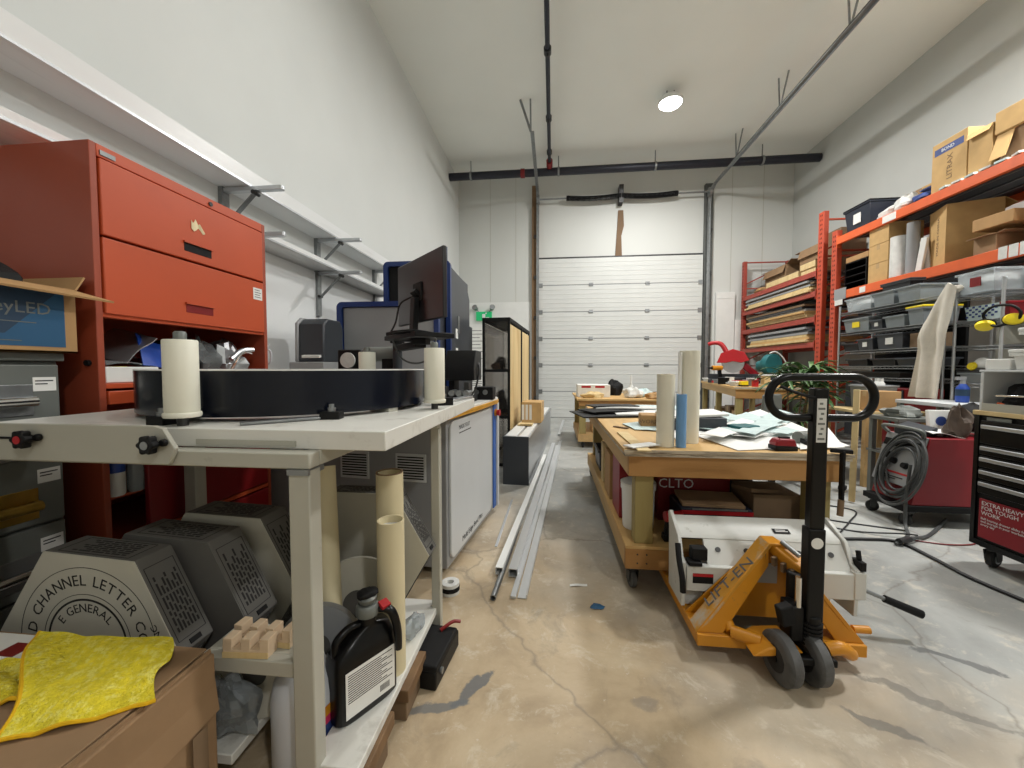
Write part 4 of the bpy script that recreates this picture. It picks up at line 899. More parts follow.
MB(X).box(-.14, .002, 0, .133, 3.2, .515).build('box_body', 'alu', lbx, .004); MB(X).box(-.142, 0, 0, .136, .012, .52).build('end_plate', 'greyd', lbx, .003); MB(X).box(-.12, .02, .516, .0, 3.1, .526).box(.03, .02, .516, .12, 3.1, .523).build('top_strips', 'white', lbx, .002)
MB(X).box(.1335, .015, 0, .145, 3.2, .02).box(.1335, .015, .49, .145, 3.2, .51).build('side_flange', 'alu', lbx)
tx = carton('taped cardboard carton standing on the long grey metal box', -.40, 5.05, .527, -.14, 5.42, .80, -4, 'card3')
q = MB(WM[tx]); 
for k in range(3): q.box(-.128+.05*k, -.1855, .04, -.095+.05*k, -.185, .24)
q.build('wrapping_tape', 'paper', tx)
t = tag(MB(X).box(-.1, .72, .527, .08, .90, .545).box(-.06, .70, .546, .09, .82, .556).build('offcut_pieces', 'osb', None, .002), 'small pale offcuts in front of the taped carton', 'offcut')
def length(lb, a, b_, w, h, m='aluw', kind='bar', name='aluminium_profile'):
    a, b_ = Vector(a), Vector(b_)
    if kind == 'bar': o = MB().bar(a, b_, w, h).build(name, m, None, .0015)
    elif kind == 'tube':
        d_ = (b_-a).normalized(); x = d_.cross(Vector((0, 0, 1))).normalized(); z = x.cross(d_); m_ = MB(); e_ = .004
        for s in (-1, 1): m_.bar(a+x*s*(w/2-e_/2), b_+x*s*(w/2-e_/2), e_, h); m_.bar(a+z*s*(h/2-e_/2), b_+z*s*(h/2-e_/2), w-2*e_, e_)
        o = m_.build(name, m)
    elif kind == 'pipe': o = MB().ring(a, b_, w/2, w/2-.004, 16).build(name, m)
    else:
        d_ = (b_-a).normalized(); x = d_.cross(Vector((0, 0, 1))).normalized()
        o = MB().bar(a, b_, w, .004).bar(a+x*w/2+Vector((0, 0, h/2)), b_+x*w/2+Vector((0, 0, h/2)), .004, h).build(name, m)
    return tag(o, lb, 'metal length', 'metal lengths on the floor')
def fl(px, py, z=0): return at(px, py, Z=0)+Vector((0, 0, z))
length('thin round steel pipe, nearest to the console of the floor lengths', fl(493, 601, .016), fl(540, 467, .016), .032, .032, 'steel', 'pipe', 'steel_pipe')
length('white channel between the round pipe and the square tube on the floor', fl(499, 576, .03), fl(545, 458, .03), .045, .045, 'white', 'tube')
length('hollow square aluminium tube with dark open end on the floor', fl(513, 578, .03), fl(553.5, 446, .03), .055, .05, 'aluw', 'tube')
length('flat aluminium bar reaching nearest the camera beside the square tube', fl(513, 599, .008), fl(557, 446, .008), .03, .014, 'aluw', 'bar')
length('wide aluminium angle on the aisle side of the floor lengths', fl(522, 599, .004), fl(560.5, 441, .004), .05, .02, 'aluw', 'angle')
length('thin aluminium strip lying apart near the console on the floor', fl(496, 547, .003), fl(512, 500, .003), .02, .005, 'aluw', 'bar')
length('long flat aluminium strip at the far end of the aisle', fl(559, 436, .02), fl(563.5, 421, .02), .05, .03, 'aluw', 'bar')
# ------------------------------------------------------------------ pallet racks along the right wall
RX, RXB = 4.4, 5.42
def upright(par, y, z1, m, x=RX, w=.09):
    for xx in (x, RXB-.08):
        u = MB().box(xx, y-w/2, 0, xx+.012, y+w/2, z1).box(xx+.012, y-w/2, 0, xx+.075, y-w/2+.008, z1).box(xx+.012, y+w/2-.008, 0, xx+.075, y+w/2, z1).box(xx-.01, y-w/2-.02, 0, xx+.085, y+w/2+.02, .012).build('upright', m, par, .002)
        if xx == x:
            q = MB(); k = .3
            while k < z1-.05: q.box(x-.0012, y-.024, k, x, y-.010, k+.03).box(x-.0012, y+.010, k, x, y+.024, k+.03); k += .075
            q.build('slot_holes', 'blackm', u)
    b = MB()
    zz = .2
    while zz+.5 < z1:
        b.bar((x+.06, y, zz), (RXB-.05, y, zz+.45), .035, .025).bar((x+.06, y, zz+.5), (RXB-.05, y, zz+.5), .035, .025); zz += .6
    b.build('frame_bracing', m, par)
def beam(par, y0, y1, z, h, m, wear=True, deck='steel'):
    o = None
    for xx in (RX-.012, RXB-.10):
        o = MB().box(xx, y0, z, xx+.05, y1, z+h).box(xx-.004, y0, z-.05, xx+.054, y0+.012, z+h+.03).box(xx-.004, y1-.012, z-.05, xx+.054, y1, z+h+.03).build('beam', m, par, .003)
    n = int((y1-y0)/.08); g = MB()
    for i in range(n): g.box(RX+.035, y0+.03+i*.08, z+h-.004, RXB-.05, y0+.036+i*.08, z+h+.004)
    for i in range(5): g.box(RX+.05+i*.22, y0+.02, z+h-.03, RX+.07+i*.22, y1-.02, z+h-.004)
    g.build('wire_deck', deck, par)
    return o
rk = thing('pallet_rack', 'dark red pallet rack of stacked boards by the back wall corner', 'rack', (4.9, 8.3, 0))
upright(rk, 9.62, 3.72, 'rackr'); upright(rk, 6.98, 3.82, 'racku', RX, .13)
for z in (2.80, 2.46, 2.03, 1.6, .8): beam(rk, 7.05, 9.57, z, .09, 'rackr')
ro = thing('pallet_rack', 'orange pallet rack bay of cartons, rolls and a black tote', 'rack', (4.9, 5.5, 0))
upright(ro, 6.66, 3.40, 'racku', RX, .11); upright(ro, 3.38, 3.4, 'racku')
beam(ro, 3.43, 6.60, 3.17, .11, 'racko'); beam(ro, 3.43, 6.60, 2.31, .12, 'racko')
MB().box(RX-.018, 6.0, 2.33, RX-.0125, 6.1, 2.41).build('beam_label', 'paper', ro); MB().box(RX-.018, 5.55, 3.18, RX-.0125, 5.75, 3.27).build('beam_label', 'paper', ro)
MB().box(RX-.02, 6.36, 2.30, RX-.014, 6.60, 2.47).build('grey_plate', 'greym', ro); MB().box(RX-.022, 6.42, 2.22, RX-.0145, 6.58, 2.30).build('beam_label', 'rag', ro)
q = MB()
for k in range(8): q.box(RX-.017, 4.36-.09*k, 2.32, RX-.0125, 4.285-.09*k, 2.44)
q.build('hanging_tag', 'rag', ro)
D1, D2 = 3.286, 2.436          # deck heights
# top deck
for z_ in (3.262, 2.412): MB().box(RX+.04, 3.45, z_, RXB-.06, 6.58, z_+.012).build('deck_board', 'darkblue', ro)
t = tub('black plastic tote with lid and white label on the top rack deck', 4.75, 6.30, D1, .60, .48, .34, 0, 'darkblue', 'black', None, 'paper', None, 'storage_tote', .88, '-x', 'tote')
carton('grey-brown carton behind the white rags on the top rack deck', 4.8, 5.45, D1, 5.25, 5.88, D1+.33, 0, 'card2')
for i, (y, z, d, m, lb) in enumerate(((5.80, D1, (.26, .42, .17), 'rag', 'white rag heap beside the black tote on the top deck'), (5.55, D1, (.3, .3, .24), 'rag', 'crumpled white plastic wrap left of the folded blue cloth'), (5.28, D1, (.34, .28, .13), 'inkb', 'folded blue cloth on the top rack deck'))):
    tag(MB().blob((4.55, y, z+d[2]*.27), d, 21+i, .25, 18, 12, flat=True).build('cloth_bundle', m, None, 0, 25), lb, 'cloth')
t = thing('folded_sheet', 'yellow and blue folded sheets against the white carton on the top deck', 'sheet', (4.6, 5.22, D1)); MB().ob((4.74, 5.30, D1+.19), (.30, .30, .03), 0, 10, 0).build('yellow_sheet', 'card3', t); MB().ob((4.74, 5.31, D1+.165), (.30, .34, .012), 0, 10, 0).build('blue_sheet', 'inkb', t); MB().box(4.6, 5.18, D1, 4.9, 5.42, D1+.12).build('sheet_stack', 'paper', t)
c1 = carton('tall pale carton with a blue band label on the top rack deck', 4.42, 4.74, D1, 4.95, 5.13, 3.84, 0, 'card3', tape=False)
q = MB(); q.box(4.4185, 4.78, 3.70, 4.42, 5.10, 3.775); q.build('blue_band', 'inkb', c1); q = MB(); q.text('BOND', .05, face_mx(4.418, 4.95, 3.737)); q.build('band_lettering', 'inkw', c1); q = MB(); q.text('LITRAX', .085, face_mx(4.419, 4.92, 3.52) @ rot(0, 0, 90)); q.build('lettering', 'cardd', c1)
carton('open pale carton with raised flap right of the blue-labelled carton', 4.42, 4.50, D1, 4.95, 4.725, 3.74, 0, 'card3', True, flaps=(1, 1, 1, -62), fa=-35)
c3 = carton('big carton with torn overhanging lid at the top right corner', 4.46, 3.98, D1, 5.05, 4.47, 3.60, 3, 'card2', tape=False); X = WM[c3]
MB(X).box(-.32, -.27, .30, .32, .265, .306).box(-.325, -.275, .306, .325, .27, .52).build('telescoping_lid', 'card3', c3, .006); MB(X).sheet(lambda u, v: (-.30-.06*v, .26-.14*u+.02*v, .31-.26*v), 4, 4, .006).build('torn_flap', 'card3', c3)
for i, y in enumerate((3.8, 3.55)): carton(('carton beyond the right frame edge on the top deck', 'second carton beyond the right frame edge on the top deck')[i], 4.5, y-.11, D1, 5.0, y+.11, 3.6, 0, 'card')
rs = random.Random(3)
for k in range(6): tag(MB().ob((4.43, 4.95-.14*k, D1+.012), (.09, .1, .02), 0, 0, rs.uniform(-25, 25)).build('paper_scrap', 'rag' if k % 2 else 'papb'), 'small pale scrap along the front edge of the top rack deck', 'scrap', 'scraps on the top rack deck')
# lower deck
carton('flat brown carton lid on the dark shelf bin by the orange upright', 4.5, 6.12, 2.86, 5.0, 6.55, 2.94, 0, 'card', tape=False)
t = thing('shelf_organiser', 'black open-front stacking organiser next to the orange upright', 'organiser', (4.75, 6.33, D2)); o = MB().box(4.48, 6.12, D2, 5.0, 6.135, 2.855).box(4.48, 6.52, D2, 5.0, 6.535, 2.855).box(4.98, 6.135, D2, 5.0, 6.52, 2.855)
for k in range(5): o.box(4.48, 6.135, D2+.1*k, 4.98, 6.52, D2+.1*k+.012)
o.build('compartments', 'black', t)
for k in range(3): carton(('bottom', 'middle', 'top')[k]+' one of three stacked small cartons beside the white rolls', 4.43, 5.70, D2+.255*k, 4.85, 6.02, D2+.252+.255*k, 0, 'card3', group='three stacked small cartons')
roll('thick white roll standing between the small cartons and the grey tube', 4.485, 5.60, D2, .09, .52, 'rag', 'card')
t = roll('slim grey tube with an orange end beside the white roll', 4.50, 5.43, D2, .062, .64, 'greym', 'racko')
tag(MB().ob((4.50, 5.30, D2+.205), (.03, .07, .40), 8, 0, 8).ob((4.555, 5.32, D2+.2), (.025, .08, .38), -6, 0, 20).build('paper_bundle', 'paper', None, .004), 'slanting white paper bundle between grey tube and the big carton', 'paper')
c4 = carton('big tilted carton with open flaps on the lower orange deck', 4.52, 4.90, D2, 4.98, 5.26, D2+.69, -20, 'card3', True, flaps=(0, 1, 0, 0), fa=-35)
q = MB(WM[c4]); q.text('MADE IN CHINA', .06, T(-.2315, -.02, .36) @ rot(0, 0, -90) @ rot(90, 0, 0) @ rot(0, 0, 90)); q.build('lettering', 'cardd', c4)
carton('crushed low carton with spread flaps at the right end of the lower deck', 4.42, 4.40, D2, 5.0, 4.62, D2+.17, -3, 'card2', True, flaps=(1, 1, 1, -8), fa=5)
carton('carton with torn flap lying over the crushed low carton', 4.40, 4.30, D2+.24, 4.95, 4.64, D2+.36, 5, 'card', tape=False)
carton('flat carton at the frame edge of the lower rack deck', 4.45, 3.85, D2, 5.0, 4.16, D2+.34, 0, 'card', tape=False)
roll('brown round tub above the crushed cartons at the frame edge', 4.62, 4.02, D2+.345, .15, .26, 'card2', 'card')
# maroon rack contents
def boards(lb, x0, y0, z, x1, y1, n, th, mats, cat='boards', name='stacked_sheets', jit=.05):
    t = thing(name, lb, cat, ((x0+x1)/2, (y0+y1)/2, z)); r_ = random.Random(len(lb))
    for k in range(n): MB().box(x0+r_.uniform(-.03, jit), y0+r_.uniform(0, jit*3), z+k*th, x1, y1-r_.uniform(0, jit*3), z+(k+1)*th-.003).build('sheet', mats[k % len(mats)], t)
    return t
carton('large brown carton at the far end of the dark red rack top', 4.78, 8.62, 2.90, 5.3, 9.4, 3.40, 0, 'card2', True, flaps=(1, 1, 1, -70), fa=10)
carton('second brown carton on the dark red rack top near its middle', 4.8, 7.55, 2.90, 5.3, 8.2, 3.52, 0, 'card2', True, flaps=(1, 1, 1, -75), fa=0)
carton('small dark carton beside the orange-red upright on the dark red rack top', 4.8, 7.12, 2.90, 5.2, 7.45, 3.62, 0, 'cardd', tape=False)
t = thing('wooden_crate', 'pale wooden slat crates on the front of the dark red rack top', 'crate', (4.65, 7.7, 2.9))
for k, (y0, y1, z) in enumerate(((8.0, 8.6, 2.9), (7.55, 8.0, 2.9), (7.1, 7.5, 2.98))):
    MB().box(4.40, y0, z, 4.42, y1, z+.10).box(4.72, y0, z, 4.74, y1, z+.10).box(4.42, y0, z, 4.72, y0+.02, z+.1).box(4.42, y1-.02, z, 4.72, y1, z+.1).build('crate_frame', 'osb', t)
    MB().box(4.40, y0, z+.1, 4.74, y1, z+.115).build('slat_lid', 'cardd', t)
MB().box(4.42, 7.12, 2.897, 4.74, 7.5, 2.98).build('packing_board', 'osb', t)
tag(MB().blob((4.56, 9.1, 2.95), (.2, .5, .14), 4, .25, flat=True).build('sack', 'card', None, 0, 25), 'tan sack in front of the large brown carton on the dark red rack', 'sack')
boards('thick pale and grey sheets on the upper level of the dark red rack', 4.38, 7.12, 2.565, 5.25, 9.45, 6, .033, ('osb', 'osb', 'osb', 'greym', 'cardd', 'greym'))
boards('stack of pale boards with grey sheets on the middle level of the dark red rack', 4.38, 7.3, 2.14, 5.25, 9.4, 6, .040, ('osb', 'osb', 'card3', 'greym', 'greyd', 'cardd'))
boards('grey sheets over pale boards on the low level of the dark red rack', 4.38, 7.15, 1.71, 5.25, 9.3, 6, .044, ('osb', 'card3', 'osb', 'greym', 'greyd', 'greym'))
boards('dark boards on the lowest level of the dark red rack', 4.4, 7.2, .9, 5.25, 9.3, 5, .05, ('cardd', 'osb', 'greyd'))

# ------------------------------------------------------------------ wire shelving in front of the racks
def wire_unit(lb, x0, y0, x1, y1, zs, zt):
    t = thing('wire_shelving', lb, 'shelving', ((x0+x1)/2, (y0+y1)/2, 0))
    for x in (x0, x1):
        for y in (y0, y1): MB().cyl((x, y, .02), (x, y, zt), .0125, n=12).cyl((x, y, 0), (x, y, .03), .018, n=12).cyl((x, y, zt), (x, y, zt+.008), .0145, n=12).build('post', 'alu', t)
    for z in zs:
        b = MB()
        for zz in (z, z-.03):
            for a, c in (((x0, y0), (x1, y0)), ((x1, y0), (x1, y1)), ((x1, y1), (x0, y1)), ((x0, y1), (x0, y0))): b.tube([(a[0], a[1], zz), (c[0], c[1], zz)], .004, 6)
        n = int((y1-y0)/.035)
        for i in range(1, n): yy = y0+(y1-y0)*i/n; b.tube([(x0, yy, z+.003), (x1, yy, z+.003)], .002, 4)
        for s in (x0, x1):
            zig = []; n = int((y1-y0)/.06)
            for i in range(n+1): zig.append((s, y0+(y1-y0)*i/n, z-(.03 if i % 2 else 0)))
            b.tube(zig, .002, 4)
        b.build('wire_shelf', 'steel', t)
    return t
UX0, UX1 = 3.92, 4.34
wire_unit('chrome wire shelving full of grey plastic bins below the orange beam', UX0, 4.34, UX1, 5.78, (1.99, 1.72, 1.47, 1.27, 1.13, .35), 2.08)
wire_unit('narrower chrome wire shelving with the beige cloth and yellow ear muffs', UX0, 3.84, UX1, 4.24, (1.94, 1.69, 1.45, 1.10, .40), 2.04)
xc = (UX0+UX1)/2
Z1 = 1.996
for y, w, m, f, lb in ((5.50, .42, 'clear', 'rag', 'clear bin of white wrapping at the left end of the top wire shelf'), (5.12, .3, 'clearb', 'greym', 'clear bin of grey fittings in the middle of the top wire shelf'), (4.79, .28, 'clearb', 'greyd', 'smoky bin at the right end of the top wire shelf')): tub(lb, xc, y, Z1, .38, w, .17, 0, m, None, f)
tub('dark bin at the back of the top wire shelf under the orange beam', xc+.12, 5.25, Z1+.20, .14, .4, .10, 0, 'ddark', 'ddark')
Z2 = 1.726
tub('grey bin with a yellow label on the second wire shelf', xc-.02, 5.50, Z2, .38, .42, .17, 0, 'clearb', None, 'greyd', 'hyellow'); tub('small grey bin right of the yellow-labelled bin', xc-.05, 5.18, Z2, .32, .17, .11, 0, 'greyd', None, None, 'rag')
tub('low clear bin of teal fittings on the second wire shelf', xc-.04, 4.93, Z2, .34, .26, .13, 0, 'clearb', None, 'teal'); tub('clear bin with yellow and orange things at the end of the second wire shelf', xc-.02, 4.68, Z2, .36, .18, .18, 0, 'clearb', 'hyellow', 'racko')
Z3 = 1.476
tub('first grey bin with white label on the third wire shelf', xc-.04, 5.33, Z3, .36, .24, .14, 0, 'greyd', None, 'ddark', 'rag'); tub('taller grey bin with white label on the third wire shelf', xc-.02, 5.0, Z3, .36, .36, .18, 0, 'greyd', None, 'ddark', 'rag')
carton('brown carton on the third wire shelf behind the beige cloth', xc-.15, 4.62, Z3, xc+.15, 4.79, Z3+.16, 0, 'cardd', tape=False); tub('low dark tray at the left end of the third wire shelf', xc, 5.62, Z3, .36, .26, .10, 0, 'ddark')
Z4 = 1.276
for y, m, lb in ((5.5, 'ddark', 'black flat tray at the left of the fourth wire shelf'), (5.1, 'ddark', 'black flat tray in the middle of the fourth wire shelf'), (4.75, 'greyd', 'dark tray of silver fittings at the right of the fourth wire shelf')): tub(lb, xc, y, Z4, .36, .34, .09, 0, m, None, 'steel' if m == 'greyd' else None)
Z5 = 1.136
tub('low dark trays on the shelf under the grey trays', xc, 5.2, Z5, .36, .7, .07, 0, 'ddark')
tag(MB().box(4.36, 4.6, .36, 4.39, 5.76, 2.25).build('backing_board', 'blackm'), 'dark board behind the chrome wire shelving', 'board')
tag(MB().box(UX0+.06, 5.2, .36, UX1-.06, 5.72, 1.05).build('grey_divider_sheet', 'greyd', None, .004), 'grey sheet standing in the lower bay of the left wire shelving', 'sheet')
t = thing('tool_case', 'dark red case in the lower bay of the left wire shelving', 'case', (xc, 4.95, .36)); MB().box(UX0+.02, 4.66, .36, UX1-.1, 5.15, 1.02).build('case_body', 'dred', t, .01)
for y in (4.8, 4.95): MB().box(UX0+.012, y-.012, .6, UX0+.02, y+.012, 1.0).build('strap', 'greyd', t)
# right unit
tub('large clear bin with white rim on top of the right wire shelving', xc-.03, 4.05, 1.946, .42, .32, .20, 0, 'clear', None, 'rag', 'dred'); t = tub('blue-tinted clear bin at the right end of the right wire shelving', xc+.16, 3.9, 1.946, .3, .06, .18, 0, 'clearb', None, None)
t = thing('woven_basket', 'blue and white patterned basket on the right wire shelving', 'basket', (xc, 4.05, 1.7)); b1 = MB().use('papb').prism([(3.90, 1.70), (4.17, 1.70), (4.20, 1.83), (3.87, 1.84)], UX0+.04, UX1-.06, 'yz').build('basket_wall', 'papb', t)
q = MB()
for i in range(10):
    for j in range(5):
        if (i+j) % 2: q.box(UX0+.037, 3.92+.027*i, 1.725+.022*j, UX0+.04, 3.94+.027*i, 1.742+.022*j)
q.build('weave_pattern', 'inkb', t)
for x, y, lb in ((4.15, 3.80, 'crimson tray on the side of the right wire shelving'), ): tub(lb, x, 3.87, 1.70, .36, .05, .14, 0, 'wred')
tag(MB().box(4.262, 3.865, 1.475, 4.275, 4.22, 1.665).build('plastic_sheet', 'tgrey', None, .002), 'upper pale grey sheet at the back of the right wire shelving', 'sheet')
tag(MB().box(4.262, 3.865, 1.125, 4.275, 4.22, 1.43).build('plastic_sheet', 'tgrey', None, .002), 'lower pale grey sheet at the back of the right wire shelving', 'sheet')
# cloth hanging from the corner
t = thing('hanging_cloth', 'beige cloth hanging from the corner of the right wire shelving', 'cloth', (3.84, 4.35, 1.0))
def cl(u, v):
    # u across, v from the hook downwards
    z = 2.03-1.09*v; yR = 4.16+.12*v; yL = 4.29+(.25*min(1, v/.33)**.8 if v < .33 else .25+.10*(v-.33)/.67); yy = yR+(yL-yR)*u
    x = 3.865-.04*math.sin(u*math.pi)-.03*math.sin(u*11+v*2)*min(1, v*3)-.02*math.sin(u*5+1)-.03*math.exp(-((v-.42)/.1)**2)*(1 if u > .5 else .3)
    return (x, yy, z+.05*math.sin(u*3.1)*(1-v))
MB().sheet(cl, 26, 30, .012).build('cloth_sheet', 'cloth', t, 0, 70); MB().blob((3.90, 4.225, 2.02), (.10, .14, .07), 5, .15, 14, 10).build('gathered_top', 'cloth', t, 0, 70)
# ear muffs on the post
t = thing('ear_muffs', 'yellow ear muffs hooked on the chrome post', 'ear muffs', (3.88, 3.80, 1.6)); 
MB().tube(spl([(3.86, 3.90, 1.66), (3.84, 3.91, 1.73), (3.84, 3.83, 1.79), (3.86, 3.72, 1.78), (3.88, 3.67, 1.72), (3.88, 3.68, 1.66)], 8), .011, 8).build('headband', 'black', t)
for c, r_ in (((3.845, 3.90, 1.63), (.7, .45, .55)), ((3.875, 3.71, 1.665), (.6, .8, -.1))):
    A = Vector(r_).to_track_quat('Z', 'Y').to_matrix().to_4x4() @ Matrix.Scale(1.2, 4); e = MB().lathe([(.02, -.025), (.045, -.022), (.052, 0), (.05, .01)], c, 24, A, 1., .8).build('ear_cup', 'hyellow', t, 0, 60); MB().lathe([(.05, .01), (.055, .014), (.052, .03), (.03, .032)], c, 24, A, 1., .8).build('cushion', 'black', e)
MB().tube(spl([(3.86, 3.87, 1.635), (3.84, 3.80, 1.615), (3.87, 3.73, 1.635)], 8), .012, 8).build('neck_strap', 'black', t)
# pale bench below
pb = thing('work_bench', 'long pale metal bench in front of the wire shelving', 'bench', (3.68, 4.1, 0))
MB().box(3.46, 3.70, .90, 3.88, 4.30, .935).build('bench_top', 'console', pb, .004); MB().box(3.47, 3.75, .60, 3.88, 4.26, .62).build('lower_shelf', 'console', pb, .003); MB().box(3.86, 3.75, .62, 3.875, 4.26, .9).build('back_panel', 'console', pb)
for x in (3.48, 3.84):
    for y in (3.74, 4.26): MB().box(x-.02, y-.02, 0, x+.02, y+.02, .9).build('leg', 'gcab', pb, .003)
t = thing('spray_bottle', 'blue spray bottle on the pale bench', 'bottle', (3.72, 3.93, .936)); MB().lathe([(.04, 0), (.045, .01), (.045, .13), (.02, .17)], (3.72, 3.93, .936), 24).build('bottle_body', 'blue', t); MB().lathe([(.046, .06), (.046, .12)], (3.72, 3.93, .936), 24).build('dark_label', 'navyd', t); MB().lathe([(.02, .17), (.016, .2), (.018, .21)], (3.72, 3.93, .936), 16).box(3.66, 3.92, 1.14, 3.74, 3.94, 1.17).build('spray_head', 'greym', t)
tub('dark clear crate on the low wire shelf carrying the white respirator', 4.08, 4.05, 1.106, .28, .30, .10, 0, 'clearb', 'ddark')
t = thing('respirator', 'white dust mask with pale green valve on the dark clear crate', 'mask', (4.02, 4.07, 1.236)); MB().blob((4.02, 4.07, 1.28), (.13, .16, .13), 3, .08, 18, 12, flat=True).build('mask_shell', 'white', t, 0, 60); MB().lathe([(.035, 0), (.04, .01), (.03, .03)], (3.955, 4.09, 1.265), 18, rot(0, -80, 0)).build('valve', 'hyellow', t); MB().tube(spl([(4.02, 3.99, 1.28), (4.10, 4.07, 1.31), (4.02, 4.15, 1.28)], 6), .005, 6).build('strap', 'papb', t)
carton('brown closed carton standing on a low wooden stand left of the pale bench', 3.33, 4.40, .796, 3.60, 4.62, 1.005, 0, 'card', axis='x')
t = thing('side_stand', 'low stand under the brown carton left of the pale bench', 'stand', (3.55, 4.7, 0)); MB().box(3.24, 4.36, .765, 3.86, 5.0, .795).build('stand_top', 'osb', t, .003)
for x in (3.27, 3.83):
    for y in (4.39, 4.97): MB().box(x-.025, y-.025, 0, x+.025, y+.025, .765).build('leg', 'piney', t)
tub('grey bin with white bottles behind the brown carton', 3.63, 4.80, .796, .32, .24, .26, 0, 'greym')
for i, (x, y) in enumerate(((3.56, 4.76), (3.60, 4.84), (3.68, 4.76), (3.71, 4.85))):
    t = thing('white_bottle', 'short white bottle in the grey bin behind the brown carton', 'bottle', (x, y, .93), 0, 'white bottles in the grey bin'); MB().lathe([(.034, 0), (.036, .01), (.036, .14), (.02, .17)], (x, y, .93), 18).build('bottle_body', 'white', t); MB().lathe([(.022, .17), (.022, .2)], (x, y, .93), 14).build('cap', 'rag', t)

# ------------------------------------------------------------------ welder with its leads
we = thing('welding_machine', 'red wheeled welding machine with coiled grey lead on its front', 'welder', (3.1, 3.5, 0))
WY0, WY1 = 3.30, 3.68
MB().prism([(2.80, .17), (3.52, .17), (3.52, .70), (2.92, .70)], WY0, WY1, 'xz').build('case', 'wred', we, .006)
MB().prism([(2.79, .30), (2.80, .30), (2.922, .70), (2.905, .70)], WY0+.01, WY1-.01, 'xz').build('front_panel', 'greym', we, .002)
A = T(2.82, 3.49, .40) @ rot(0, 0, -90) @ rot(90, 0, 0) @ rot(-17, 0, 0)
q = MB(A)
q.cyl((-.10, .12, 0.0), (-.10, .12, .01), .03, n=18); q.build('socket', 'black', we)
for x, y in ((-.02, .08), (.09, .06)): MB(A).cyl((x, y, 0), (x, y, .03), .028, .022, n=18).build('control_knob', 'black', we)
MB(A).box(-.17, .20, .0, .17, .26, .012).build('dark_display', 'black', we); MB(A).box(-.16, -.02, 0, .16, -.005, .004).build('red_line', 'red', we); MB(A).box(-.12, -.052, 0, .10, -.044, .004).box(-.12, -.068, 0, .04, -.062, .004).build('print_lines', 'ink', we)
MB().tube(spl([(2.90, WY0+.03, .70), (2.86, WY0+.03, .76), (2.86, WY1-.03, .76), (2.90, WY1-.03, .70)], 8), .014, 8).build('front_handle', 'gcab', we)
MB().box(2.74, WY0-.01, .12, 3.56, WY1+.01, .168).build('cart_base', 'blackm', we, .004)
for x, y in ((2.80, WY0+.03), (2.80, WY1-.03), (3.48, WY0+.03), (3.48, WY1-.03)): caster(x, y, .12, we, .045, .035, 60 if y > 3.5 else 15, 'drubber')
b = MB(); rs = random.Random(4); pts = []
for i in range(9*18):
    a = 2*math.pi*i/18; lp = i//18; r_ = .15+.011*lp+.014*math.sin(lp*2.1)
    pts.append((2.79-.012*(lp % 4)-.03*math.cos(a)*0+.10*(r_*math.sin(a)+.06)/.3, 3.40+r_*.85*math.cos(a)-.025*math.sin(lp*3), .44+r_*1.15*math.sin(a)-.035*math.sin(lp*1.3)))
b.tube(spl(pts, 3), .0085, 7).build('coiled_lead', 'hose', we)
MB().tube(spl([(2.76, 3.27, .50), (2.73, 3.26, .25), (2.70, 3.22, .05), (2.62, 3.10, .015), (2.5, 3.0, .013)], 8), .011, 7).build('trailing_lead', 'hose', we)
# clutter on the welder
t = thing('welding_helmet', 'dark welding helmet lying on the red welding machine', 'helmet', (3.32, 3.52, .70)); MB().blob((3.40, 3.5, .82), (.24, .24, .28), 6, .10, 20, 14, flat=True).build('helmet_shell', 'blackm', t, 0, 60); MB().ob((3.25, 3.46, .84), (.02, .13, .08), 0, 25, 0).build('visor', 'blank', t); MB().tube(spl([(3.36, 3.42, .90), (3.44, 3.42, .97), (3.5, 3.46, .96)], 6), .008, 6).build('head_strap', 'gcab', t)
tag(MB().blob((3.20, 3.40, .79), (.12, .15, .27), 9, .42, 22, 14, flat=True).build('leather_glove', 'leather', None, 0, 25), 'dirty leather glove propped against the welding helmet', 'glove')
tag(MB().ob((2.98, 3.50, .735), (.16, .2, .07), 10, -12, 20).build('grinder_box', 'greyd', None, .008), 'grey metal block on the front end of the welding machine', 'tool')
leaf('white paper sheet lying on the red welding machine', ((2.96, 3.33, .735), (3.2, 3.34, .712), (3.26, 3.6, .72), (3.0, 3.62, .745)), 'paper', 'paper')
t = thing('white_packet', 'white packet with a blue round print on the welding machine', 'packet', (3.28, 3.64, .71)); MB().ob((3.28, 3.645, .80), (.16, .04, .18), -8, 0, -8).build('packet_body', 'paper', t, .006); MB().cyl((3.275, 3.622, .80), (3.275, 3.615, .80), .04, n=20).build('blue_print', 'inkb', t)
tag(MB().blob((3.22, 3.92, .80+.034), (.28, .24, .12), 12, .3, 16, 10, flat=True).build('cable_heap', 'gcab', None, 0, 25), 'heap of grey rags and leads behind the welder handle', 'heap')
t = thing('steel_stand', 'low steel stand behind the welding machine', 'stand', (3.16, 3.93, 0)); MB().box(3.06, 3.76, .765, 3.44, 4.1, .80).build('stand_top', 'gcab', t, .004); MB().box(3.06, 3.76, .45, 3.44, 4.1, .47).build('stand_shelf', 'gcab', t)
for x in (3.09, 3.41):
    for y in (3.79, 4.07): MB().box(x-.02, y-.02, 0, x+.02, y+.02, .765).build('leg', 'gcab', t)
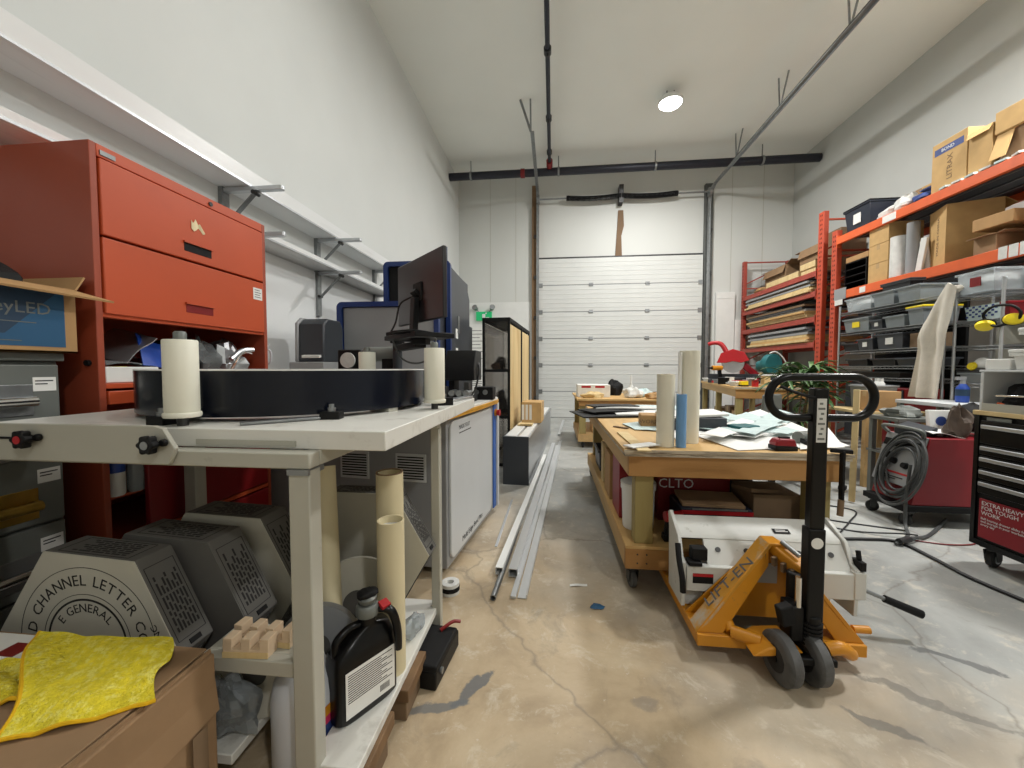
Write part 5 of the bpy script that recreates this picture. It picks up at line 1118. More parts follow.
# floor cables
def cab(lb, pts, r_, m='cable'): return tag(MB().tube(spl(pts, 8), r_, 7).build('floor_cable', m), lb, 'cable')
cab('thick black cable crossing the floor from the work table to the right frame edge', [(2.05, 2.98, .011), (2.25, 3.0, .011), (2.45, 2.98, .011), (2.47, 2.75, .011), (2.46, 2.5, .011), (2.52, 2.2, .011), (2.6, 1.8, .011)], .011)
cab('grey cable looping from the welder cart to the cable joint', [(3.2, 3.46, .014), (2.95, 3.25, .014), (2.72, 3.08, .014), (2.52, 2.98, .035), (2.40, 2.93, .014)], .012, 'hose')
cab('thin cable loop on the floor left of the welder', [(2.1, 3.05, .006), (2.4, 3.35, .006), (2.62, 3.62, .006), (2.35, 3.75, .006), (2.15, 3.6, .006), (2.2, 3.4, .006), (2.7, 3.2, .006)], .006)
cab('thin dark red cord running under the tool chest', [(2.55, 3.05, .006), (2.75, 2.98, .006), (2.95, 3.0, .006), (3.1, 3.1, .006), (3.3, 3.2, .006)], .005, 'dred')
cab('second thin black cable beside the work table legs', [(1.75, 3.4, .006), (2.0, 3.3, .006), (2.3, 3.15, .006), (2.55, 3.08, .03), (2.7, 3.12, .006)], .006)
t = thing('plug_connector', 'black plug connector joining the cables on the floor', 'plug', (2.47, 2.96, 0)); MB().cyl((2.42, 2.93, .03), (2.53, 2.985, .03), .022, n=14).build('plug_body', 'cable', t); MB().cyl((2.53, 2.985, .03), (2.57, 3.0, .03), .016, n=12).build('plug_collar', 'hose', t)

# ------------------------------------------------------------------ black tool chest
tc_ = thing('tool_chest', 'black rolling tool chest with silver drawer pulls at the right edge', 'tool chest', (2.9, 2.2, 0))
TX, TY0, TY1 = 2.68, 1.55, 2.75
MB().box(TX+.012, TY0, .13, TX+.47, TY1, .955).build('chest_body', 'black', tc_, .006); MB().box(TX-.004, TY0-.01, .955, TX+.49, TY1+.01, .982).build('wooden_top', 'osb', tc_, .003)
MB().box(TX+.002, TY0, .13, TX+.012, TY1, .165).box(TX+.002, TY1-.025, .165, TX+.012, TY1, .955).build('corner_trim', 'blackg', tc_)
zs = ((.775, .925), (.705, .77), (.625, .70), (.55, .62), (.46, .545))
for i, (z0, z1) in enumerate(zs):
    dw = MB().box(TX, TY0+.03, z0+.004, TX+.012, TY1-.035, z1-.003).build('drawer', 'blackg', tc_, .003)
    hz = z1-.02 if i else .885
    MB().box(TX-.016, TY0+.05, hz-.013, TX, TY1-.05, hz+.011).build('drawer_pull', 'alu', dw, .004)
MB().box(TX-.001, 2.55, .925, TX+.002, 2.68, .945).build('maker_badge', 'gcab', tc_)
lp = MB().box(TX, TY0+.03, .185, TX+.012, TY1-.05, .43).build('red_panel', 'wred', tc_, .002); q = MB(); 
for k, s in enumerate(('EXTRA HEAVY DUTY', 'FOR TOUGH', 'WORK')): q.text(s, .034, face_mx(TX-.001, 2.685, .405-.031*k), .0008, 'LEFT')
for k, s in enumerate(('Ball bearing drawer slides for use', 'and storage in your workshop', 'every day')): q.text(s, .02, face_mx(TX-.001, 2.685, .308-.019*k), .0008, 'LEFT')
q.build('lettering', 'inkw', lp)
for x, y in ((TX+.07, TY1-.07), (TX+.40, TY1-.07), (TX+.07, TY0+.1), (TX+.40, TY0+.1)):
    c_ = caster(x, y, .13, tc_, .055, .04, -70, 'drubber'); 
    MB(T(x, y, 0) @ rot(0, 0, -70)).cyl((-.0215, .011, .055), (.0215, .011, .055), .03, n=16).build('wheel_hub', 'alu', c_)
hu = thing('bench_hutch', 'pale grey open hutch on top of the black tool chest', 'hutch', (2.9, 2.2, .983)); HX0, HX1 = TX+.01, TX+.44
MB().box(HX0, TY1-.03, .983, HX1, TY1-.012, 1.225).box(HX1-.02, TY0, .983, HX1, TY1-.03, 1.225).box(HX0, TY0, .983, HX1-.02, TY1-.03, .997).build('hutch_body', 'console', hu, .003); MB().box(HX0-.006, TY0, 1.225, HX1+.004, TY1-.008, 1.238).build('hutch_top', 'console', hu, .003); MB().box(HX0-.004, TY0, .983, HX0+.010, TY1-.03, 1.03).build('front_lip', 'tgrey', hu)
tag(MB().blob((HX0+.13, 2.60, 1.05), (.2, .2, .2), 8, .25, 18, 12, flat=True).build('tool_bag', 'blackm', None, 0, 25), 'black jumble of cables inside the pale hutch', 'cables'); tag(MB().bar((HX0+.015, 2.66, 1.08), (HX0+.03, 2.45, 1.085), .016, .012).build('wrench', 'chrome', None, .003), 'silver wrench in front of the black jumble in the hutch', 'wrench'); tag(MB().bar((HX0+.03, 2.66, 1.035), (HX0+.05, 2.54, 1.01), .03, .012).build('scraper', 'racko', None, .003), 'orange tool tip in the corner of the hutch', 'tool')
carton('white small box on top of the pale hutch', HX0+.02, 2.60, 1.239, HX0+.16, 2.735, 1.305, 0, 'paper', tape=False, name='white_box')
for i, (x, y, z, lb) in enumerate(((HX0+.12, 2.48, 1.239, 'white plastic organiser on the hutch at the right frame edge'), (HX0+.14, 2.47, 1.365, 'second white organiser stacked on the hutch organiser'))): tub(lb, x, y, z, .2, .22-.03*i, .10, 0, 'white', 'white')
tag(MB().blob((HX0+.3, 2.6, 1.30), (.2, .25, .22), 5, .2, 14, 10, flat=True).build('blue_packet', 'papb', None, 0, 25), 'pale blue packet behind the white box on the hutch', 'packet')

# ------------------------------------------------------------------ wooden bench at the back with the saw and plant
wb = thing('wooden_bench', 'long wooden bench with a mitre saw along the dark red rack', 'bench', (2.67, 6.0, 0), -11); X = WM[wb]
MB(X).box(0, -.0, .93, 1.05, 2.9, .97).build('bench_top', 'ply', wb, .003); MB(X).box(-.002, -.002, .945, 1.052, -.0005, .97).build('worn_edge', 'plyedge', wb)
MB(X).box(.02, .02, .80, 1.03, .06, .93).build('front_rail', 'pine', wb, .003); MB(X).box(.02, .06, .82, .06, 2.85, .93).box(.99, .06, .82, 1.03, 2.85, .93).build('side_rail', 'piney', wb, .003)
for x in (.03, .93):
    for y in (.03, 1.4, 2.75): MB(X).box(x, y, 0, x+.09, y+.09, .80 if y < .1 else .82).build('leg', 'pinez', wb, .003)
MB(X).box(.03, .1, .28, 1.02, 2.75, .31).build('lower_shelf', 'oldwood', wb)
for i, (x, y, w, d, h, m, lb) in enumerate(((.2, .4, .22, .3, .26, 'card', 'brown carton under the near end of the wooden bench'), (.2, .9, .2, .35, .3, 'cardd', 'dark carton under the middle of the wooden bench'), (.2, 1.7, .2, .5, .2, 'card2', 'long brown carton under the far end of the wooden bench'))):
    p_ = X @ Vector((x, y, 0)); carton(lb, p_.x-w/2, p_.y-d/2, .311, p_.x+w/2, p_.y+d/2, .311+h, -11, m)
def on(x, y, z=.97): return X @ Vector((x, y, z))
sw = thing('mitre_saw', 'red mitre saw with raised handle and guard on the wooden bench', 'saw', tuple(on(.36, 1.75)), -30); S = WM[sw] @ Matrix.Scale(1.4, 4)
MB(S).box(-.28, -.12, 0, .28, .14, .05).cyl((0, 0, .05), (0, 0, .075), .17, n=28).box(-.30, .03, .05, .30, .06, .12).build('saw_base', 'greyd', sw, .005)
MB(S).cyl((.0, -.015, .27), (.0, .015, .27), .135, n=36).build('blade', 'alu', sw)
MB(S).prism([(-.19, .27), (-.14, .40), (0, .455), (.13, .41), (.19, .30), (.1, .27), (0, .29), (-.08, .27)], -.03, .04, 'xz').build('blade_guard', 'red', sw, .006)
MB(S).cyl((.0, .04, .30), (.0, .22, .33), .075, .065, 20).build('motor', 'red', sw, .005); MB(S).bar((.05, .05, .30), (.28, .12, .08), .09, .08).build('hinge_arm', 'wred', sw, .01)
MB(S).tube(spl([(-.08, .0, .42), (-.14, .0, .52), (-.22, .0, .545), (-.30, .0, .53)], 6), lambda q_: .032-.006*q_, 10).build('saw_handle', 'red', sw)
t = thing('circular_saw', 'teal power saw with pale cable beside the red mitre saw', 'saw', tuple(on(.82, 1.15)), 20); S = WM[t] @ Matrix.Scale(1.2, 4)
MB(S).cyl((0, -.03, .28), (0, .06, .28), .15, n=30).build('saw_guard', 'teal', t, .004); MB(S).cyl((0, .06, .28), (0, .2, .26), .08, n=20).build('motor', 'teal', t); MB(S).box(-.2, -.1, 0, .2, .12, .012).box(-.14, -.04, .012, .14, .04, .16).build('saw_base', 'greyd', t, .003)
MB(S).tube(spl([(-.05, 0, .44), (.06, 0, .46), (.18, -.02, .36), (.26, -.04, .18), (.28, -.04, .02)], 8), .010, 6).build('cable', 'rag', t)
t = thing('drill', 'yellow and black drill standing at the far left of the wooden bench', 'drill', tuple(on(.10, 1.75)), 10); S = WM[t]
MB(S).cyl((-.1, 0, .28), (.09, 0, .28), .045, n=18).build('motor_body', 'jyellow', t, .004); MB(S).bar((.04, 0, .26), (.06, 0, .07), .05, .06, (1, 0, 0)).build('grip', 'black', t, .006); MB(S).box(-.03, -.04, 0, .12, .04, .07).build('battery', 'jyellow', t, .006); MB(S).cyl((-.1, 0, .28), (-.17, 0, .28), .025, .012, 14).build('chuck', 'black', t)
rs = random.Random(12)
kinds = [('white', 'rag'), ('steel', 'steel'), ('paper', 'rag'), ('black', 'blackm'), ('cardd', 'card'), ('alu', 'steel'), ('red', 'black')]
places = ('near corner', 'front edge', 'left edge', 'middle', 'far half', 'far end', 'right half')
for i in range(34):
    a, b_ = kinds[i % 7]; x, y = .06+.10*rs.random()+.2*(i % 5)*(.9), .32+.07*i
    p_ = on(x, y)
    if i % 3 == 0: t = tub('small %s tray of fittings, number of screws inside, on the bench' % a, p_.x, p_.y, .971, .15, .18, .075, rs.uniform(-30, 30), a, None, b_, name='parts_tray', cat='tray'); t['group'] = 'small trays on the wooden bench'; t['label'] = 'small open tray of fittings on the wooden bench'
    elif i % 3 == 1:
        t = thing('parts_box', 'small closed box lying on the wooden bench', 'box', tuple(p_), rs.uniform(-40, 40), 'small boxes on the wooden bench'); w_ = rs.uniform(.08, .16); MB(WM[t]).box(-w_/2, -.06, 0, w_/2, .06, .10).build('box_body', a, t, .004); MB(WM[t]).box(-w_/2-.002, -.062, .10, w_/2+.002, .062, .115).build('lid', b_, t, .002)
    else: tag(MB(T(*p_) @ rot(0, 0, rs.uniform(0, 180))).cyl((-.12, 0, .022), (.10, 0, .022), .013, n=10).box(.10, -.02, .004, .16, .02, .04).build('hand_tool', a, None, .002), 'small hand tool lying on the wooden bench', 'tool', 'hand tools on the wooden bench')
p_ = on(.16, .20); t = thing('yellow_tin', 'small yellow tin at the near corner of the wooden bench', 'tin', tuple(p_)); MB().box(p_.x-.05, p_.y-.05, .971, p_.x+.05, p_.y+.05, 1.05).build('tin_body', 'hyellow', t, .005); MB().box(p_.x-.051, p_.y-.051, .971, p_.x+.051, p_.y+.051, .995).build('dark_band', 'black', t)
p_ = on(.30, .14); t = thing('red_tin', 'small red tin beside the yellow tin on the wooden bench', 'tin', tuple(p_)); MB().lathe([(.045, 0), (.045, .08), (.04, .085)], tuple(p_), 20).build('tin_body', 'red', t); MB().lathe([(.047, .085), (.047, .1), (.042, .103)], tuple(p_), 20).build('lid', 'wred', t)
p_ = on(.62, .3); t = thing('wooden_jig', 'pale wooden jig blocks under the plant leaves on the bench', 'jig', tuple(p_), -11); S = WM[t]; MB(S).box(-.2, -.1, 0, .2, .1, .03).box(-.18, -.08, .03, -.1, .08, .16).box(.08, -.08, .03, .16, .08, .16).build('jig_body', 'osb', t, .003); MB(S).box(-.22, -.09, .16, .18, .07, .18).build('jig_top', 'rag', t, .003)
# plant
pl = thing('potted_plant', 'tall green potted plant with long arching leaves before the wooden bench', 'plant', (3.1, 5.35, 0))
MB().lathe([(.13, 0), (.15, .02), (.18, .28), (.19, .30), (.17, .30), (.165, .27)], (3.1, 5.35, 0), 28).build('pot', 'greyd', pl); MB().cyl((3.1, 5.35, .24), (3.1, 5.35, .27), .16, n=20).build('soil', 'cardd', pl)
rs = random.Random(5); st = MB(); tops = []
for k in range(6):
    a = rs.uniform(0, 6.28); x0, y0 = 3.1+.08*math.cos(a), 5.35+.08*math.sin(a); h = rs.uniform(.85, 1.22); x1, y1 = x0+.16*math.cos(a), y0+.16*math.sin(a)
    st.tube(spl([(x0, y0, .26), ((x0+x1)/2, (y0+y1)/2, .26+(h-.26)*.5), (x1, y1, h)], 5), .009, 6); tops.append((x1, y1, h))
st.build('stems', 'cardd', pl)
lv = MB()
def leafb(o, a, L_, up, w):
    o = Vector(o); pts = []
    for i in range(8):
        t_ = i/7; pts.append(o+Vector((math.cos(a)*L_*t_, math.sin(a)*L_*t_, up*t_-(.55+up)*L_*t_*t_)))
    s = Vector((-math.sin(a), math.cos(a), 0)); vs_ = []
    for i, p in enumerate(pts):
        t_ = i/7; ww = w*(math.sin(math.pi*min(1, t_*.92+.06)))**.7; vs_ += [p-s*ww+Vector((0, 0, .25*ww)), p-Vector((0, 0, .0)), p+s*ww+Vector((0, 0, .25*ww))]
    lv.add(vs_, [(i*3+j, i*3+j+1, i*3+3+j+1, i*3+3+j) for i in range(7) for j in range(2)])
for o in tops:
    for k in range(24): leafb((o[0], o[1], o[2]-.03*(k % 6)), rs.uniform(0, 6.28), rs.uniform(.26, .46), rs.uniform(.25, .5), rs.uniform(.02, .036))
for k in range(26): a = rs.uniform(0, 6.28); leafb((3.1+.1*math.cos(a), 5.35+.1*math.sin(a), rs.uniform(.35, .75)), a, rs.uniform(.2, .38), rs.uniform(.1, .3), rs.uniform(.014, .026))
lo_ = lv.build('foliage', 'green', pl); lo_['kind'] = 'stuff'; sm = lo_.modifiers.new('thick', 'SOLIDIFY'); sm.thickness = .002
# grey chair beyond the handle
ch = thing('shop_chair', 'grey office chair with black arm beside the plant', 'chair', (3.12, 4.75-.6, 0), 35); ch.location = (2.62, 4.5, 0); WM[ch] = T(2.62, 4.5, 0) @ rot(0, 0, 35); S = WM[ch]
MB(S).box(-.22, -.22, .44, .22, .22, .51).build('seat', 'ddark', ch, .03, 40, 3); MB(S).prism([(-.20, .58), (.20, .58), (.17, .95), (-.17, .95)], .20, .25, 'xz').build('backrest', 'gcab', ch, .02, 40, 3); MB(S).bar((0, .24, .46), (0, .26, .70), .06, .02, (1, 0, 0)).build('back_bracket', 'black', ch)
for s in (-1, 1): MB(S).tube(spl([(s*.22, .05, .46), (s*.27, .05, .56), (s*.27, .06, .66), (s*.27, -.16, .68)], 6), .018, 8).build('armrest', 'black', ch)
MB(S).cyl((0, 0, .1), (0, 0, .44), .028, n=16).build('column', 'dsteel', ch)
for k in range(5):
    a = R(72*k+20); l_ = MB(S).bar((0, 0, .11), (.27*math.cos(a), .27*math.sin(a), .075), .045, .03).build('base_leg', 'black', ch, .005); MB(S).cyl((.27*math.cos(a)-.02*math.sin(a), .27*math.sin(a)+.02*math.cos(a), .03), (.27*math.cos(a)+.02*math.sin(a), .27*math.sin(a)-.02*math.cos(a), .03), .03, n=14).build('wheel', 'drubber', l_)
tag(MB().bar((2.76, 3.84, .012), (2.80, 3.88, 1.05), .045, .035).build('wooden_post', 'osb', None, .003), 'pale wooden post leaning up behind the pallet jack handle', 'post')
# ------------------------------------------------------------------ main work table
wt = thing('work_table', 'large wheeled wooden work table with plywood top in the room centre', 'table', (.94, 3.36, 0))
AX0, AX1, AY0, AY1 = .385, 1.53, 2.12, 4.58
MB().box(AX0, AY0, .790, AX1, AY1, .810).build('table_top', 'ply', wt, .002); MB().box(AX0+.004, AY0+.006, .771, AX1-.004, AY1-.004, .7895).build('under_sheet', 'plyedge', wt, .001); MB().box(AX0-.0015, AY0-.0015, .791, AX1+.0015, AY0, .809).build('worn_edge', 'plyedge', wt)
MB().box(AX0+.03, AY0+.03, .655, AX1-.03, AY0+.07, .770).build('front_apron', 'pine', wt, .004); MB().box(AX0+.03, AY1-.07, .655, AX1-.03, AY1-.03, .770).build('rear_apron', 'pine', wt, .004)
for x in (AX0+.03, AX1-.07): MB().box(x, AY0+.07, .655, x+.04, AY1-.07, .770).build('side_apron', 'piney', wt, .004)
for x in (AX0+.075, AX1-.155):
    for y in (AY0+.075, AY1-.165): MB().box(x, y, .262, x+.10, y+.09, .770 if False else .655).build('leg', 'pinez', wt, .004)
MB().box(AX0+.02, AY0+.04, .13, AX0+.36, AY0+.08, .245).box(AX0+.36, AY0+.045, .14, AX1-.02, AY0+.08, .235).build('front_stretcher', 'pine', wt, .004); MB().box(AX0+.02, AY1-.08, .13, AX1-.02, AY1-.04, .245).build('rear_stretcher', 'pine', wt, .004)
for x in (AX0+.02, AX1-.06): MB().box(x, AY0+.08, .13, x+.04, AY1-.08, .245).build('side_stretcher', 'piney', wt, .004)
MB().box(AX0+.02, AY0+.04, .245, AX1-.02, AY1-.04, .262).build('lower_shelf', 'ply', wt, .002)
q = MB()
for a, c in ((.0, .0), (.05, .0), (.0, .05), (.05, .05)): q.cyl((AX0+.085+a, AY0+.0385, .165+c), (AX0+.085+a, AY0+.04, .165+c), .005, n=8)
q.build('screw_heads', 'dsteel', wt)
for x, y in ((AX0+.07, AY0+.09), (AX1-.09, AY0+.09), (AX0+.07, AY1-.1), (AX1-.09, AY1-.1)): caster(x, y, .13, wt, .048, .034, 12)
TZ = .8105
roll('shorter cream roll standing at the front of the work table', .63, 2.24, TZ, .048, .405)
roll('tall cream roll standing behind the blue roll on the work table', .80, 2.37, TZ, .056, .54)
roll('pale blue roll standing between the two cream rolls', .708, 2.215, TZ, .027, .295, 'skyblue')
roll('thin white roll standing behind the blue roll', .735, 2.335, TZ, .011, .53, 'paper', 'paper')
t = thing('tape_measure', 'red and black tape measure at the front of the work table', 'tape measure', (1.225, 2.19, TZ), 8); S = WM[t]
MB(S).prism([(-.055, 0), (.055, 0), (.058, .03), (.045, .062), (-.04, .066), (-.058, .045)], -.03, .03, 'xz').build('case', 'wred', t, .008); MB(S).prism([(-.058, .0), (.06, 0), (.06, .025), (-.06, .03)], -.033, .033, 'xz').build('rubber_grip', 'black', t, .004); MB(S).box(-.02, -.012, .064, .03, .012, .072).build('lock_button', 'black', t); MB(S).box(-.075, -.012, .002, -.057, .012, .006).build('blade_hook', 'steel', t)
def sheetp(lb, c, m, z=TZ, n='paper_sheet', cat='paper', group=None, th=.0025, w=.004):
    c = [at(px, py, Z=z) for px, py in c]
    o = MB().sheet(lambda u, v: c[0].lerp(c[1], u).lerp(c[3].lerp(c[2], u), v)+Vector((0, 0, th+w*abs(math.sin(u*4+v*3)))), 8, 8, th).build(n, m); return tag(o, lb, cat, group)
sheetp('big white backing sheet under the pale teal papers on the work table', ((676, 430), (760, 410), (850, 447), (738, 451)), 'paper')
sheetp('white sheet curling at the right end of the work table', ((800, 432), (824, 424), (845, 448), (800, 450)), 'paper', TZ+.006)
rs = random.Random(8)
for k in range(20):
    cx, cy = 704+((k*37) % 82)+rs.uniform(-4, 4), 414+((k*13) % 21); w_, h_ = rs.uniform(15, 21), rs.uniform(3.5, 5.5)
    sheetp('loose pale paper in the teal and white spread on the work table', ((cx-w_, cy+2), (cx, cy-h_), (cx+w_, cy), (cx+4, cy+h_)), 'papb' if k % 4 else 'paper', TZ+.007+.0019*k, group='pale papers spread on the work table')
sheetp('white slip lying under the teal papers near the rolls', ((664, 428), (700, 420), (712, 436), (676, 440)), 'paper', TZ+.003)
sheetp('pale blue sheet behind the left wood strip', ((622, 424), (668, 420), (668, 432), (635, 430)), 'papb', TZ+.003)
for i, (a, b_, w_, m, lb) in enumerate((((622, 433), (645, 452), .07, 'osb', 'pale wood strip at the left corner of the work table'), ((628, 449), (655, 446), .08, 'paper', 'white card strip across the pale wood strip at the left corner'), ((614, 427), (628, 429), .03, 'cardd', 'thin dark stick near the left edge of the work table'))):
    p0, p1 = at(*a, Z=TZ), at(*b_, Z=TZ); p0.z = p1.z = TZ+.006+.007*(i == 1); tag(MB().bar(p0, p1, w_, .006).build('wood_strip', m, None, .001), lb, 'strip')
c_ = carton('small printed cardboard box on the work table behind the cream rolls', .66, 2.92, TZ, .92, 3.10, TZ+.09, -6, 'card', tape=False); q = MB(WM[c_]); q.text('WORX', .042, face_my(-.075, -.0905, .042)); q.build('lettering', 'cardd', c_)
t = thing('grey_toolbox', 'flat grey box with papers on top behind the tall cream roll', 'box', (.98, 2.86, TZ), -4); S = WM[t]; MB(S).box(-.2, -.12, 0, .20, .14, .10).build('box_body', 'greyd', t, .006); MB(S).ob((0, .02, .112), (.42, .26, .014), 2, -3, 5).build('paper_pile', 'paper', t)
tag(MB().ob((1.38, 2.95, TZ+.012), (.32, .05, .02), 0, 0, -18).build('red_level', 'red', None, .003), 'red spirit level beyond the teal papers', 'level')
tag(MB().ob((1.27, 2.72, TZ+.03), (.16, .12, .058), 0, 0, 20).build('green_case', 'teal', None, .008), 'dark green case behind the pallet jack mast on the work table', 'case')
# far half: black and white sheets
for i, (x, y, w_, d_, rz_, z, m, lb) in enumerate(((.68, 3.72, .95, .5, 12, .002, 'black', 'black sheet overhanging the left edge of the work table'), (.95, 3.70, .75, .42, -3, .0145, 'paper', 'white sheet on the black sheet in the middle of the table'), (.55, 3.78, .55, .3, 25, .027, 'blackm', 'second dark sheet lying crosswise on the black one'), (.70, 3.95, .60, .22, 8, .0395, 'rag', 'white glossy sheet on the dark crosswise sheet'), (.60, 4.0, .50, .2, 20, .052, 'black', 'topmost black strip sheet of the far pile'), (1.1, 4.2, .6, .45, 4, .0145, 'papb', 'pale blue sheet at the far end of the work table'))):
    t = tag(MB(T(x, y, TZ+z) @ rot(0, 0, rz_)).sheet(lambda u, v: ((u-.5)*w_, (v-.5)*d_, .006+.004*math.sin(u*5)), 10, 4, .010).build('plastic_sheet', m), lb, 'sheet')
leaf('white board sheet raised behind the grey flat box', ((.92, 3.3, TZ+.05), (1.35, 3.25, TZ+.05), (1.4, 3.5, TZ+.05), (.95, 3.55, TZ+.05)), 'paper', 'sheet', 'board_sheet')
# clamp at the front right corner
t = thing('bar_clamp', 'dark clamp hanging from the right front corner of the work table', 'clamp', (1.47, 2.10, .6)); MB().bar((1.46, 2.10, .83), (1.46, 2.10, .58), .03, .012).bar((1.42, 2.13, .828), (1.50, 2.09, .828), .03, .02).bar((1.46, 2.10, .64), (1.51, 2.16, .63), .03, .02).build('clamp_frame', 'blackm', t, .003); MB().cyl((1.50, 2.15, .63), (1.50, 2.15, .72), .009, n=10).build('screw', 'steel', t); MB().cyl((1.46, 2.10, .58), (1.45, 2.09, .50), .014, n=10).build('clamp_handle', 'cardd', t)
t = thing('heat_gun', 'grey and black power tool at the right end of the work table', 'tool', (1.62, 2.6, TZ)); MB().cyl((1.40, 2.36, TZ+.04), (1.49, 2.40, TZ+.04), .035, n=16).build('body', 'gcab', t); MB().bar((1.42, 2.36, TZ+.03), (1.42, 2.28, TZ+.015), .03, .028).build('grip', 'black', t, .005)
# under the table
def bucket(lb, x, y, z, r_, h, m='white'):
    t = thing('plastic_bucket', lb, 'bucket', (x, y, z)); MB().lathe([(r_*.9, 0), (r_*.92, .01), (r_, h), (r_*1.05, h), (r_*1.05, h-.03), (r_*.94, h-.035), (r_*.85, .02)], (x, y, z), 32).build('bucket_body', m, t); MB().lathe([(r_*1.06, h), (r_*1.07, h+.012), (r_*.98, h+.016)], (x, y, z), 32).build('bucket_lid', 'rag', t); MB().cyl((x-.03, y-r_-.002, z+h*.55), (x-.03, y-r_*.93, z+h*.55), .022, n=16).build('round_mark', 'black', t)
    return t
SH = .263
bucket('white lidded bucket with a black dot under the left front of the table', .53, 2.44, SH, .10, .27)
b_ = bpy.context
carton('dark red box with white lettering under the front of the table', .68, 2.55, SH, 1.12, 2.95, .64, 0, 'dred', tape=False, name='red_box'); q = MB(); q.text('CLTO', .085, face_my(.79, 2.5485, .505)); q.build('lettering', 'inkw', bpy.data.objects[[o.name for o in bpy.data.objects if o.name.startswith('red_box')][0]])
carton('thin dark red board box standing behind the white bucket', .435, 2.56, SH, .50, 2.84, .64, 0, 'wred', tape=False, name='red_box')
carton('brown wooden box under the left side of the table', .425, 2.92, SH, .62, 3.2, .60, 0, 'card', tape=False, name='wooden_box')
carton('pale wooden board box farther along under the left side of the table', .43, 3.35, SH, .60, 3.48, .60, 0, 'osb', tape=False, name='wooden_box')
tub('grey bin of fittings under the far left side of the table', .54, 3.9, SH, .2, .4, .2, 0, 'greyd', None, 'rag')
t = thing('flat_carton', 'brown flat carton on the dark blue case under the table', 'box', (.93, 2.36, .4)); MB().ob((.93, 2.40, .462), (.34, .2, .02), 6, 0, -4).build('carton_body', 'card2', t, .003)
t = thing('tool_case', 'dark blue tool case with a red stripe under the table front', 'case', (.93, 2.36, SH)); MB().box(.74, 2.28, SH, 1.13, 2.52, .445).build('case_body', 'darkblue', t, .008); MB().box(.739, 2.277, .41, 1.131, 2.28, .432).build('red_stripe', 'red', t); MB().box(.8, 2.277, .436, 1.1, 2.28, .445).build('pale_edge', 'alu', t)
t = thing('cordless_drill', 'small red and black drill on the shelf under the table front', 'drill', (.66, 2.26, SH)); MB().cyl((.64, 2.25, .40), (.74, 2.27, .40), .03, n=16).build('motor_body', 'red', t, .004); MB().bar((.67, 2.255, .39), (.66, 2.255, .29), .035, .045, (1, 0, 0)).build('grip', 'black', t, .004); MB().box(.63, 2.225, SH, .70, 2.285, .30).build('battery', 'black', t, .004)
carton('plain olive-brown carton under the right front of the table', 1.14, 2.30, SH, 1.40, 2.58, .53, 0, 'cardd', tape=False)
carton('black-brown carton added as dark backdrop under the middle of the table', .66, 3.1, SH, 1.10, 3.5, .63, 0, 'ddark', tape=False)  # added box, there to darken the background under the table
tub('dark tote behind the dark bundle under the table', 1.28, 3.35, SH, .36, .5, .32, 0, 'ddark', 'ddark')  # also added to fill the gap with a dark background
tag(MB().blob((1.25, 2.84, SH+.12), (.26, .3, .34), 3, .25, 18, 12, flat=True).build('dark_bundle', 'ddark', None, 0, 25), 'dark bundle under the right side of the table', 'bundle')
tag(MB().ob((1.2, 2.40, .535), (.2, .16, .02), -6, 5, 15).build('card_flap', 'cardd'), 'loose brown card on the olive-brown carton', 'card')

# ------------------------------------------------------------------ second table behind
t2 = thing('cluttered_table', 'second wheeled wooden table with clutter in front of the roller door', 'table', (1.0, 6.7, 0)); BX0, BX1, BY0, BY1 = .37, 1.70, 6.0, 7.5
MB().box(BX0, BY0, .745, BX1, BY1, .775).build('table_top', 'ply', t2, .003); MB().box(BX0+.03, BY0+.03, .66, BX1-.03, BY0+.07, .745).build('front_apron', 'pine', t2, .003)
for x in (BX0+.04, BX1-.14):
    for y in (BY0+.07, BY1-.16): MB().box(x, y, .10, x+.10, y+.09, .745).build('leg', 'pinez', t2, .003)
MB().box(BX0+.02, BY0+.04, .10, BX1-.02, BY1-.04, .22).build('lower_box', 'piney', t2, .004)
for x, y in ((BX0+.1, BY0+.1), (BX1-.1, BY0+.1), (BX0+.1, BY1-.1), (BX1-.1, BY1-.1)): caster(x, y, .10, t2, .04, .03, 10, 'drubber')
Z7 = .776
t = carton('white and red carton at the left end of the cluttered table', .40, 6.35, Z7, .92, 6.8, Z7+.20, 0, 'paper', tape=False); q = MB(WM[t])
for k in range(2): q.box(-.2+.22*k, -.226, .15, -.05+.22*k, -.2252, .185)
q.build('red_print', 'red', t)
for i, (x, y, d, m, lb) in enumerate(((.62, 6.2, (.34, .2, .12), 'osb', 'pale tray heap in front of the white carton on the cluttered table'), (1.05, 6.9, (.3, .3, .32), 'blackm', 'black tripod-like tool heap on the cluttered table'), (1.28, 6.35, (.3, .25, .2), 'rag', 'white rag heap on the cluttered table'), (1.5, 6.6, (.3, .3, .16), 'papb', 'pale teal paper heap at the right of the cluttered table'), (1.55, 6.15, (.24, .2, .12), 'card', 'brown pieces at the right front of the cluttered table'))):
    tag(MB().blob((x, y, Z7+d[2]*.28), d, 31+i, .3, 18, 12, flat=True).build('table_heap', m, None, 0, 25), lb, 'heap')
t = thing('caulk_tube', 'white upright nozzle bottle on the cluttered table', 'bottle', (1.3, 6.62, Z7)); MB().lathe([(.05, 0), (.05, .14), (.018, .2), (.010, .36)], (1.3, 6.62, Z7), 20).build('bottle_body', 'white', t); MB().lathe([(.019, .19), (.019, .215)], (1.3, 6.62, Z7), 14).build('collar', 'rag', t)
carton('brown box under the cluttered table', .62, 6.2, .221, 1.0, 6.6, .5, 0, 'card', tape=False)
